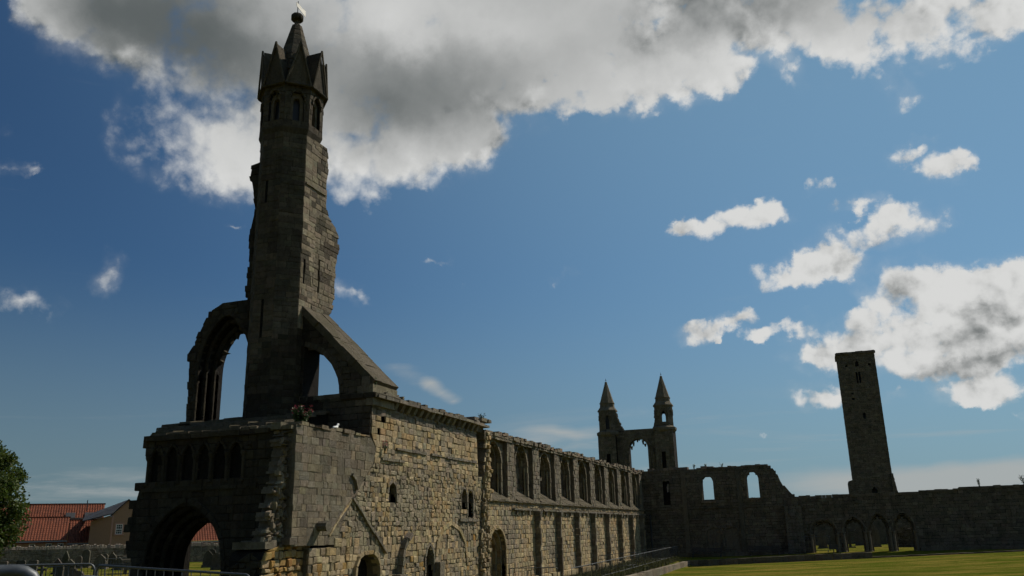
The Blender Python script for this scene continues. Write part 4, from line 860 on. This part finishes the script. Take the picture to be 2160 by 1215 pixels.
mb = LMB(); mb.lbox(-14, 2.0, 124.5, 131, .8, 6.3); mb.build('wall', 'harl', h1)
pantiles(h1, -14, 2.0, 124.2, 5.6, 127.6, 8.05, .3)
for l in (-2.0, .2):
    mb = LMB(); mb.hexa([G(l - .55, 124.75, 6.1), G(l + .55, 124.75, 6.1), G(l + .55, 125.75, 6.85), G(l - .55, 125.75, 6.85)], [G(l - .55, 124.7, 6.22), G(l + .55, 124.7, 6.22), G(l + .55, 125.7, 6.97), G(l - .55, 125.7, 6.97)]); mb.build('skylight', 'slate', h1)
h2 = house_thing('cottage', 'low cottage with bright red pantile roof above the graveyard wall', -2, 119)
mb = LMB(); mb.lbox(-14, 2.7, 118.2, 122.4, .8, 3.15); mb.build('wall', 'harl', h2)
pantiles(h2, -14, -1.9, 117.8, 3.5, 122.2, 6.25, .3); pantiles(h2, -1.85, 2.6, 117.9, 3.15, 122.2, 5.88, .3, -.1)
for a, b_, z in ((-14, -1.9, 3.42), (-1.85, 2.6, 3.07)):
    mb = LMB(); mb.lbox(a, b_, 117.66, 117.8, z - .06, z + .08); mb.build('gutter', 'gutter', h2)
for l in (-10.4, -8.0, -5.9, -4.15, -2.9): window(h2, l, l + .62, 2.35, 3.2, 118.15, 2, 2, False)
for l in (-1.5, .35, 1.62): window(h2, l, l + .62, 2.15, 2.98, 118.15, 2, 2, False)
h3 = house_thing('gable_house', 'ochre harled gabled house with slate roof and sash window, left of the west front', 4, 116)
mb = LMB()
gp = [(2.62, .8), (6.9, .8), (6.9, 5.3), (6.0, 6.2), (4.2, 7.95), (2.62, 6.3)]
vs = [G(l, 112, z) for l, z in gp] + [G(l, 121, z) for l, z in gp]; n_ = len(gp)
mb.add(vs, [tuple(range(n_)), tuple(range(2 * n_ - 1, n_ - 1, -1))] + [(i, i + n_, (i + 1) % n_ + n_, (i + 1) % n_) for i in range(n_)]); mb.build('wall', 'harl', h3)
mb = LMB(); mb.hexa([G(2.45, 111.8, 6.1), G(4.2, 111.8, 7.9), G(4.2, 123, 7.9), G(2.45, 123, 6.1)][::-1], [G(2.4, 111.8, 6.24), G(4.2, 111.8, 8.08), G(4.2, 123, 8.08), G(2.4, 123, 6.24)][::-1])
mb.hexa([G(4.2, 111.8, 7.9), G(7.1, 111.8, 5.1), G(7.1, 123, 5.1), G(4.2, 123, 7.9)][::-1], [G(4.2, 111.8, 8.08), G(7.15, 111.8, 5.24), G(7.15, 123, 5.24), G(4.2, 123, 8.08)][::-1]); rf = mb.build('roof', 'slate', h3)
mb = LMB(); mb.lbox(2.4, 2.55, 111.7, 121, 6.0, 6.14); mb.build('gutter', 'gutter', h3)
mb = LMB(); mb.lbox(2.6, 2.78, 111.95, 112.2, .8, 6.2); mb.build('quoin_strip', 'harl_trim', h3)
mb = LMB(); mb.tube([G(-.2, 122.6, 7.0), G(-.2, 122.6, 8.4)], .06, 6); mb.build('aerial_mast', 'black', h3)
window(h3, 3.12, 3.82, 4.05, 5.18, 111.97, 3, 4); window(h3, 3.2, 4.0, 1.9, 2.84, 111.97, 3, 3); window(h3, 5.4, 6.1, 4.05, 5.18, 111.97, 3, 4)
mb = LMB(); mb.hexa([G(.4, 114.5, .8), G(2.62, 112.05, .8), G(2.62, 121, .8), G(.4, 121, .8)], [G(.4, 114.5, 5.6), G(2.62, 112.05, 6.28), G(2.62, 121, 6.28), G(.4, 121, 5.6)]); mb.build('side_wall', 'harl', h3)
mb = LMB(); mb.hexa([G(-.5, 114.2, 5.55), G(2.5, 111.9, 6.3), G(4.2, 116, 8.0), G(-.3, 124, 6.4)], [G(-.5, 114.2, 5.67), G(2.5, 111.9, 6.42), G(4.2, 116, 8.12), G(-.3, 124, 6.52)]); q = mb.build('valley_roof', 'slate', h3)
h4 = house_thing('roof_cottage', 'red pantiled cottage seen through the west front doorway', 13, 119)
mb = LMB(); mb.lbox(8.5, 20, 118.2, 122.4, .8, 3.0); mb.build('wall', 'harl', h4)
pantiles(h4, 8.4, 20, 117.8, 2.98, 122.2, 6.0, .32)
mb = LMB(); mb.lbox(8.4, 20, 117.66, 117.8, 2.86, 3.0); mb.build('gutter', 'gutter', h4)
for l in (9.4, 12.5, 14.6, 16.6): window(h4, l, l + .7, 1.9, 2.85, 118.15, 3, 2, False)

# ------------------------------------------------------------------ graveyard wall
gw = Thing('graveyard_wall', 'rubble boundary wall with upright coping stones in front of the houses', 'wall', tuple(G(4, 93, 1.1)))
WP = [(.25, .215, .165), (.30, .26, .20), (.19, .17, .135), (.34, .29, .22)]
fg = Frame(G(0, 92), -Fv)
masonry(gw, fg, [(-16, .9), (22, .9), (22, 2.62), (-16, 2.78)], (), .6, (.14, .24), (.18, .42), (.0, .06), gap=.006, jit=.03, pal=WP, core='core', name='wall_core', vjit=.02)
gw.finish(0)
l = -16.0
while l < 22:                                                # cock-and-hen coping, one stone at a time
    w = rnd.uniform(.16, .3); h = rnd.uniform(.2, .36); z = 2.78 - (l + 16) / 38 * .16; mb = LMB(); t_ = pick(WP, rnd)
    mb.hexa([G(l, 91.95, z - .04), G(l + w * .92, 91.95, z - .04), G(l + w * .92, 92.5, z - .04), G(l, 92.5, z - .04)], [G(l + .03, 92.05, z + h * .8), G(l + w * .85, 92.03, z + h * rnd.uniform(.8, 1)), G(l + w * .85, 92.35, z + h), G(l + .03, 92.35, z + h)], t_)
    mb.build('coping_stone', 'stone', gw); l += w

# ------------------------------------------------------------------ gravestones
GP = [(.12, .11, .09), (.16, .14, .11), (.09, .085, .07), (.20, .17, .13)]
def gravestone(kind, l, f, w, h, label, tilt=0.0, gz=None, lean=0.0):
    b_ = G(l, f); z0 = ground_z(b_.x, b_.y) - .1 if gz is None else gz
    th = Thing('gravestone', label, 'gravestone', (b_.x, b_.y, z0), 'gravestones in the churchyard')
    t_ = pick(GP, rnd); d = .13 + .03 * rnd.random(); hw = w / 2
    if kind == 'round': prof = [(-hw, 0), (hw, 0), (hw, h - hw * .8)] + [(hw * math.cos(R(a)), h - hw * .8 + hw * .8 * math.sin(R(a))) for a in (25, 50, 75, 105, 130, 155)] + [(-hw, h - hw * .8)]
    elif kind == 'point': prof = [(-hw, 0), (hw, 0), (hw, h * .72), (0, h), (-hw, h * .72)]
    elif kind == 'square': prof = [(-hw, 0), (hw, 0), (hw, h * .94), (hw * .8, h), (-hw * .8, h), (-hw, h * .94)]
    elif kind == 'cross': prof = [(-hw * .3, 0), (hw * .3, 0), (hw * .25, h * .6), (hw, h * .62), (hw, h * .76), (hw * .25, h * .76), (hw * .22, h), (-hw * .22, h), (-hw * .25, h * .76), (-hw, h * .76), (-hw, h * .62), (-hw * .25, h * .6)]
    else: prof = [(-hw, 0), (hw, 0), (hw, h * .55), (hw * .8, h * .6), (hw * .9, h * .7), (hw * .5, h * .85), (0, h), (-hw * .5, h * .85), (-hw * .9, h * .7), (-hw * .8, h * .6), (-hw, h * .55)]
    ca, sa = math.cos(tilt), math.sin(tilt); F_ = Fv * ca + Lv * sa; Lx = Lv * ca - Fv * sa; P_ = lambda a, z, e: b_ + Lx * (a + lean * z) + F_ * e + Vector((0, 0, z0 + z))
    n_ = len(prof); mb = MB(); vs = [P_(a, z, -d / 2) for a, z in prof] + [P_(a, z, d / 2) for a, z in prof]
    mb.add(vs, [tuple(range(n_)), tuple(range(2 * n_ - 1, n_ - 1, -1))] + [(i, i + n_, (i + 1) % n_ + n_, (i + 1) % n_) for i in range(n_)], t_); mb.build('headstone', 'stone', th)
    mb = MB(); q = lambda a, e, z: P_(a, z, e); mb.hexa([q(-hw * 1.2, -.22, 0), q(hw * 1.2, -.22, 0), q(hw * 1.2, .22, 0), q(-hw * 1.2, .22, 0)], [q(-hw * 1.15, -.2, .22), q(hw * 1.15, -.2, .22), q(hw * 1.15, .2, .22), q(-hw * 1.15, .2, .22)], t_); mb.build('plinth', 'stone', th)
TL = R(38)
SG = [('square', -4.62, 66, .62, 1.62, 'tall square-topped gravestone, leftmost beside the tree', .5), ('square', -3.62, 66, .7, 1.66, 'tall square-topped gravestone, second from the tree', .5), ('square', -2.82, 64, .74, 1.7, 'tall pale-edged square gravestone, third from the tree', .6),
      ('round', -4.1, 60, .8, .95, 'low round gravestone between the two leftmost tall slabs', .3), ('round', -3.1, 57, .9, .85, 'low broad round gravestone under the third tall slab', .3), ('cross', -2.2, 62, .62, 1.35, 'small dark gravestone topped by a knob', .4),
      ('point', -1.55, 70, .66, 1.65, 'dark pointed gravestone left of the obelisk-like one', .5), ('urn', -1.12, 72, .6, 2.35, 'tall narrow gravestone with a shaped top', .4), ('round', -1.28, 62, .7, 1.35, 'round gravestone just in front of the tall narrow one', .5),
      ('point', -.72, 66, .82, 1.65, 'broad dark gravestone with a pointed top near the middle', .4), ('round', -.3, 84, .62, 1.55, 'small round gravestone beside the tall arched one near the wall', .3), ('round', .25, 86, .8, 2.25, 'tall arched gravestone against the boundary wall', .5),
      ('square', -.42, 58, .6, 1.05, 'leaning slab gravestone among the near stones', .7), ('round', -.12, 54, .8, 1.05, 'rounded gravestone just behind the low barrier', .6), ('urn', 1.3, 80, 1.15, 1.75, 'broad shouldered gravestone with peaked top', .4),
      ('round', 1.72, 82, .55, 1.75, 'narrow round gravestone right of the peaked one', .4), ('point', 2.28, 84, .85, 1.85, 'pointed gravestone before the long table tomb', .5), ('round', 3.62, 88, .75, 2.35, 'tall round gravestone below the gabled house', .6),
      ('urn', 2.5, 74, .9, 1.5, 'shaped dark gravestone behind the barrier corner', .4), ('round', 3.1, 74, .8, 1.45, 'rounded gravestone right of the barrier corner', .4), ('point', 4.55, 80, .62, 1.95, 'pointed gravestone next to the west front edge', .5),
      ('square', 3.3, 56, .55, 1.1, 'square pillar gravestone in front of the west front edge', .5),
      ('round', 8.95, 68, .8, 1.75, 'rounded gravestone, left of those seen through the doorway', .4), ('urn', 9.05, 74, .95, 1.95, 'shaped dark gravestone seen through the doorway', .3), ('round', 9.75, 78, .8, 2.0, 'pale round gravestone seen through the doorway', .4),
      ('round', 10.05, 70, 1.0, 1.75, 'wide round-shouldered gravestone seen through the doorway', .5), ('point', 11.1, 80, 1.3, 2.95, 'tall gabled monument seen through the doorway', .5), ('square', 9.75, 56, .75, 1.35, 'near square gravestone seen low in the doorway', .5), ('round', 8.2, 56, .6, 1.1, 'small near gravestone low on the left of the doorway', .5)]
for k_, l, f, w, h, lab, tl in SG: gravestone(k_, l, f, w * .85, h * .7, lab, tl, lean=rnd.uniform(-.04, .04))
for l, f, w, lab in ((2.7, 84.6, 2.4, 'long grey table tomb with a flat slab top by the boundary wall'), (4.0, 78, 2.2, 'flat table tomb beside the left edge of the west front'), (3.5, 66, 2.0, 'low table tomb behind the barriers near the west front')):
    b_ = G(l, f); z0 = ground_z(b_.x, b_.y) - .1; th = Thing('table_tomb', lab, 'tomb', (b_.x, b_.y, z0), 'table tombs in the churchyard')
    mb = LMB(); mb.lbox(l - w / 2, l + w / 2, f - .5, f + .5, z0 + .85, z0 + 1.02, GP[3]); mb.build('slab', 'stone', th)
    for s in (-1, 1):
        for e in (-.35, .35): mb = LMB(); mb.lbox(l + s * w * .4 - .1, l + s * w * .4 + .1, f + e - .1, f + e + .1, z0, z0 + .85, GP[0]); mb.build('leg', 'stone', th)
# stones beyond the cloister arches
def GX(x, y, kind, w, h, lab):
    v = Vector((x, y, 0)); gravestone(kind, v.dot(Lv), v.dot(Fv), w, h, lab, R(46.5))
for x, y, k_, w, h, lab in ((-1.5, 106, 'round', 1.0, 1.9, 'gravestone seen through the leftmost cloister arch'), (-.3, 112, 'urn', .9, 2.0, 'shaped gravestone deep inside the leftmost cloister arch'), (1.4, 105, 'cross', 1.0, 2.2, 'cross gravestone seen through the second cloister arch'), (2.6, 114, 'round', .9, 2.0, 'round gravestone at the right side of the second cloister arch'),
                            (4.2, 107, 'point', .9, 2.5, 'pointed gravestone seen through the third cloister arch'), (5.1, 116, 'round', 1.3, 2.9, 'large round-topped gravestone seen through the third cloister arch')): GX(x, y, k_, w, h, lab)
rw = Thing('rubble_stub', 'broken rubble wall seen through the rightmost cloister arch', 'wall', (7.3, 104.5, .6))
masonry(rw, west(104), [(5.6, .5), (9.4, .5), (9.3, 2.4), (8.4, 2.75), (7.6, 2.6), (6.6, 2.85), (5.8, 2.7)], (), .7, (.2, .32), (.25, .5), (.0, .1), jit=.03, pal=FAR, core='dark_core', rag=(.1, .1), name='rubble'); rw.finish(0)
bw = Thing('precinct_wall', 'dim grey wall far behind the cloister arches', 'wall', (4, 126.5, .6))
masonry(bw, west(126), [(-6, .4), (16, .4), (16, 5.2), (-6, 5.2)], [arch(5.6, .8, 1.8, 3.4, 4.3, 5)], .5, (.3, .42), (.4, .8), (.0, .05), pal=FAR, core='dark_core', name='wall_core'); bw.finish(0)

# ------------------------------------------------------------------ crowd barriers
def barrier(a, b_, h, label, tube=.021, bars=14, group='steel crowd barriers', r_c=.12, legs=True, zc=None):
    a, b_ = Vector(a), Vector(b_); d = b_ - a; ln_ = d.length; d.normalize(); z = Vector((0, 0, 1)); th = Thing('crowd_barrier', label, 'barrier', tuple(a.lerp(b_, .5)), group)
    A = lambda s, v: a + d * s + z * v
    pts = [A(0, .12), A(0, h - r_c)] + [A(r_c - r_c * math.cos(R(t_)), h - r_c + r_c * math.sin(R(t_))) for t_ in (22, 45, 68)] + [A(r_c, h), A(ln_ - r_c, h)] + [A(ln_ - r_c + r_c * math.sin(R(t_)), h - r_c + r_c * math.cos(R(t_))) for t_ in (22, 45, 68)] + [A(ln_, h - r_c), A(ln_, .12)]
    mb = MB(); mb.tube(pts, tube, 10); mb.build('frame', 'metal', th, smooth=True)
    mb = MB(); mb.tube([A(0, .2), A(ln_, .2)], tube * .8, 8); mb.build('lower_rail', 'metal', th, smooth=True)
    for i in range(bars):
        s = ln_ * (i + 1) / (bars + 1); mb = MB(); mb.tube([A(s, .2), A(s, h - .005)], tube * .42, 5); mb.build('bar', 'metal', th)
    sd_ = d.cross(z)
    if legs:
        for s in (.25, ln_ - .25): mb = MB(); mb.tube([A(s, .2) + sd_ * .0, A(s, .03) - sd_ * .3], tube * .8, 6); mb.tube([A(s, .2), A(s, .03) + sd_ * .3], tube * .8, 6); mb.build('foot', 'metal', th)
# beside the camera: top rails at eye height
barrier(G(-2.5, 3.05, 2.11), G(-.115, 3.0, 2.12), 1.1, 'nearest steel barrier, its thick rail curving down in the bottom left corner', .021, r_c=.06)
barrier(G(-.02, 2.95, 2.088), G(1.0, 1.35, 2.0), 1.1, 'second nearest steel barrier, its rounded rail rising at the bottom edge', .021, r_c=.06)
barrier(G(-3.6, 19.2, 1.83), G(.225, 19.0, 1.78), 1.1, 'long steel barrier running in from the left edge behind the nearest rails', .022, 16)
barrier(G(.27, 18.8, 1.755), G(2.55, 15.2, 1.6), 1.1, 'steel barrier slanting down in front of the west front doorway', .022, 16)
for l0, f0, l1, f1, lab in ((-1.4, 44, .55, 45, 'small barrier in the graveyard left of the long barrier corner'), (.6, 46, 2.4, 44, 'graveyard barrier tilted right beside the corner'), (1.1, 60, 3.2, 60, 'graveyard barrier in the middle distance'), (3.1, 56, 5.2, 58, 'graveyard barrier close to the west front edge'), (6.4, 46, 8.3, 47, 'steel barrier seen through the doorway')):
    a, b_ = G(l0, f0), G(l1, f1); barrier((a.x, a.y, ground_z(a.x, a.y)), (b_.x, b_.y, ground_z(b_.x, b_.y)), 1.1, lab, .022, 12)
for k in range(16):                                          # fence of barriers beside the nave
    y0 = 50.4 + k * 2.38; a = (-15.0 - .008 * k, y0, .0 + .024 * k); b_ = (-15.0 - .008 * k, y0 + 2.3, .024 * (k + 1))
    barrier(a, b_, 1.1, 'steel barrier in the line beside the nave wall, ' + ['nearest and lowest', 'second', 'third', 'fourth', 'fifth', 'sixth', 'seventh', 'eighth', 'ninth', 'tenth', 'eleventh', 'twelfth', 'thirteenth', 'fourteenth', 'second to last', 'last and farthest'][k] + (' from the near end' if 0 < k < 14 else ' of the row'), .022, 9, 'barriers in a row along the nave', legs=False)
for y0, x0, x1, lab in ((47.6, -17.9, -15.2, 'barrier set across the strip nearest the doorway in the nave wall'), (69, -18.2, -15.3, 'barrier set across the grass strip halfway along'), (83, -18.2, -15.4, 'barrier set across the far end of the grass strip')):
    barrier((x0, y0, .1), (x1, y0 + .6, .1 if y0 < 60 else .3), 1.15, lab, .024, 10, 'barriers across the strip')
barrier((-3.2, 89.6, .62), (-.6, 89.4, .65), 1.5, 'barrier standing before the leftmost cloister arch', .022, 8)

# ------------------------------------------------------------------ small things on the far side of the lawn
sg = Thing('notice_stand', 'small black notice board on a post before the cloister arches', 'sign', (-.35, 85.9, .3))
mb = MB(); mb.box(-.75, .05, 85.85, 85.9, 1.0, 1.42); mb.build('board', 'black', sg)
mb = MB(); mb.box(-.39, -.31, 85.9, 85.96, .2, 1.2); mb.build('post', 'black', sg)
def bench(x, y, z, w, lab):
    th = Thing('bench', lab, 'bench', (x, y, z), 'benches below the transept')
    for k in range(3): mb = MB(); mb.box(x - w / 2, x + w / 2, y - .2 + k * .15, y - .08 + k * .15, z + .42, z + .46); mb.build('seat_slat', 'wood', th)
    for k in range(3): mb = MB(); mb.box(x - w / 2, x + w / 2, y + .26, y + .3, z + .55 + k * .14, z + .65 + k * .14); mb.build('back_slat', 'wood', th)
    for s in (-1, 1): mb = MB(); mb.box(x + s * w * .46 - .03, x + s * w * .46 + .03, y - .2, y + .34, z, z + .42); mb.box(x + s * w * .46 - .03, x + s * w * .46 + .03, y + .28, y + .36, z + .42, z + .98); mb.build('leg', 'wood', th)
bench(-12.4, 89.6, .25, 3.0, 'dark bench below the first transept window'); bench(-6.8, 89.7, .4, 3.0, 'dark bench below the second transept window')

# ------------------------------------------------------------------ plants
def leaf(mb, p, d, w, tint=None):
    d = Vector(d); s = d.cross(Vector((rnd.uniform(-1, 1), rnd.uniform(-1, 1), rnd.uniform(-1, 1)))).normalized() * w
    p = Vector(p); mb.add([p, p + d * .5 + s, p + d, p + d * .5 - s], [(0, 1, 2, 3)], tint)
def rv(s=1.0):
    while True:
        v = Vector((rnd.uniform(-1, 1), rnd.uniform(-1, 1), rnd.uniform(-1, 1)))
        if .05 < v.length < 1: return v * s
def bush(name, label, cat, base, r, h, n, flowers=0, stems=9, lsize=.09):
    th = Thing(name, label, cat, base); b_ = Vector(base)
    ms, ml, mf = MB(), MB(), MB()
    for i in range(stems):
        a = rnd.uniform(0, 6.28); q = b_ + Vector((math.cos(a) * r * rnd.uniform(.1, .9), math.sin(a) * r * rnd.uniform(.1, .9), h * rnd.uniform(.6, 1.0)))
        ms.tube([b_ + rv(.06), b_.lerp(q, .5) + rv(.06), q], [.012, .009, .005], 4)
        for k in range(n // stems):
            t_ = rnd.random() ** .7; leaf(ml, b_.lerp(q, t_) + rv(.12 * r + .03), rv(lsize), lsize * .3)
        if i < flowers:
            for k in range(24): p = q + Vector((rnd.gauss(0, .055), rnd.gauss(0, .055), rnd.uniform(-.1, .2))); leaf(mf, p, rv(.05), .022)
    ms.build('stem', 'green', th); ml.build('foliage', 'green', th, kind='stuff')
    if flowers: mf.build('flower_heads', 'petal', th, kind='stuff')
bush('valerian_plant', 'leafy plant with crimson flower heads on the ledge beside the turret', 'plant', (-19.2, 28.0, 7.4), .55, .8, 1500, 7, 14, .13)
bush('wall_plant', 'small green plant growing at the foot of the steep coping', 'plant', (-18.7, 33.0, 9.75), .16, .42, 120, 0, 6, .06)
bush('wall_plant', 'small plant with a few pink flowers rooted low on the nave wall face', 'plant', (-18.65, 33.95, 6.95), .2, .36, 110, 2, 6, .06)
bush('wall_plant', 'dark tuft on the wall top where the nave eaves end', 'plant', (-18.8, 45.8, 9.62), .3, .45, 200, 0, 8, .07)
for x, z, lab in ((-13.2, 9.2, 'weed tuft on the transept wall top, left of the first window'), (-12.0, 9.15, 'weed tuft on the transept wall top above the first window'), (-10.3, 9.2, 'weed tuft on the transept wall top right of the first window')): bush('wall_plant', lab, 'plant', (x, 91.2, z), .25, .5, 110, 0, 7, .09)
bush('wall_plant', 'spiky shrub on the cloister wall top near the right edge', 'plant', (13.3, 91.3, 6.25), .25, .8, 160, 0, 7, .11)
bush('wall_plant', 'wispy shrub on the cloister wall top at the far right edge', 'plant', (17.0, 91.3, 6.4), .5, .9, 200, 0, 10, .1)
bush('churchyard_shrub', 'yellowish shrub beside the left edge of the west front', 'shrub', tuple(G(4.5, 72, ground_z(*G(4.5, 72)[:2]) - .05)), .5, 1.1, 400, 0, 9, .12)
# long grass on the strip by the fence
mb = MB()
for i in range(9000):
    y = rnd.uniform(50, 84.5); x = rnd.uniform(-18.2, -13.95); z = ground_z(x, y) - .05; h = rnd.uniform(.25, .55) * (.5 + .5 * math.sin(x * 2.1) * math.sin(y * .7) ** 2 + .3); w = .012 + .012 * rnd.random(); a = rnd.uniform(0, 6.28)
    p = Vector((x, y, z)); s = Vector((math.cos(a), math.sin(a), 0)) * w; q = p + Vector((rnd.gauss(0, .1), rnd.gauss(0, .1), h)); mb.add([p - s, p + s, q], [(0, 1, 2)])
single('long_grass', 'long dry grass growing on the strip between nave wall and fence', 'grass', mb, 'grass_blade', kind='stuff')
# gull
gl = Thing('gull', 'white gull sitting on the ledge right of the red-flowered plant', 'bird', (-18.95, 30.2, 7.47))
mb = MB(); gb = Vector((-18.95, 30.2, 7.6))
mb.tube([gb + Vector((0, -.2, -.02)), gb + Vector((0, -.14, .0)), gb + Vector((0, -.02, .0)), gb + Vector((0, .1, .03)), gb + Vector((0, .15, .1)), gb + Vector((0, .18, .16)), gb + Vector((0, .23, .165)), gb + Vector((0, .27, .15))], [.012, .05, .08, .07, .042, .046, .038, .008], 10)
mb.build('body', 'white', gl, smooth=True)
mb = MB(); mb.tube([gb + Vector((.0, .26, .152)), gb + Vector((0, .32, .14))], [.014, .004], 6); mb.build('bill', 'vane', gl)
for s in (-1, 1): mb = MB(); mb.tube([gb + Vector((.04 * s, .02, -.08)), gb + Vector((.04 * s, .03, -.14))], .01, 5); mb.build('leg', 'vane', gl)

# ------------------------------------------------------------------ tree at the left edge
tb = G(-8.55, 70); tz = ground_z(tb.x, tb.y) - .1
tr = Thing('broadleaf_tree', 'dense green broadleaf tree cut by the left edge of the picture', 'tree', (tb.x, tb.y, tz))
mb = MB(); T0 = Vector((tb.x, tb.y, tz)); limbs = []
mb.tube([T0, T0 + Vector((.05, 0, 1.2)), T0 + Vector((-.05, .1, 3.0)), T0 + Vector((.1, .1, 6.5))], [.42, .33, .27, .1], 9)
for i in range(14):
    a = i * 2.4 + rnd.uniform(-.3, .3); s0 = T0 + Vector((0, .05, rnd.uniform(1.6, 6))); e = s0 + Vector((math.cos(a) * rnd.uniform(2, 3.4), math.sin(a) * rnd.uniform(2, 3.4), rnd.uniform(.8, 2.4)))
    mb.tube([s0, s0.lerp(e, .5) + Vector((0, 0, .3)), e], [.13, .08, .03], 6); limbs.append(e)
mb.build('trunk', 'bark', tr)
lm, t, b = mat('tree_leaf')
gi = tn(t, 'ShaderNodeAttribute'); gi.attribute_name = 'tint'; t.links.new(gi.outputs['Color'], b.inputs['Base Color']); b.inputs['Roughness'].default_value = .55; b.inputs['Specular IOR Level'].default_value = .3
tr_ = tn(t, 'ShaderNodeBsdfTranslucent'); t.links.new(gi.outputs['Color'], tr_.inputs[0]); mx = tn(t, 'ShaderNodeMixShader'); mx.inputs[0].default_value = .35
t.links.new(b.outputs[0], mx.inputs[1]); t.links.new(tr_.outputs[0], mx.inputs[2]); t.links.new(mx.outputs[0], t.nodes['Material Output'].inputs[0]); M['leaf'] = lm
mb = MB(); cen = T0 + Vector((0, 0, 5.2))
for c_ in range(470):
    v = rv(); v = v.normalized() * (v.length ** .35); k_ = rnd.uniform(.86, 1.1)
    q = cen + Vector((v.x * 4.3 * k_, v.y * 4.3 * k_, v.z * 4.55 * k_)); cr = rnd.uniform(.4, .85); tt = rnd.uniform(.75, 1.3)
    for j in range(110):
        p = q + rv(cr); leaf(mb, p, rv(.27) + Vector((0, 0, -.04)), .085, (.060 * tt * rnd.uniform(.8, 1.2), .088 * tt, .016 * tt))
mb.build('crown', 'leaf', tr, kind='stuff')
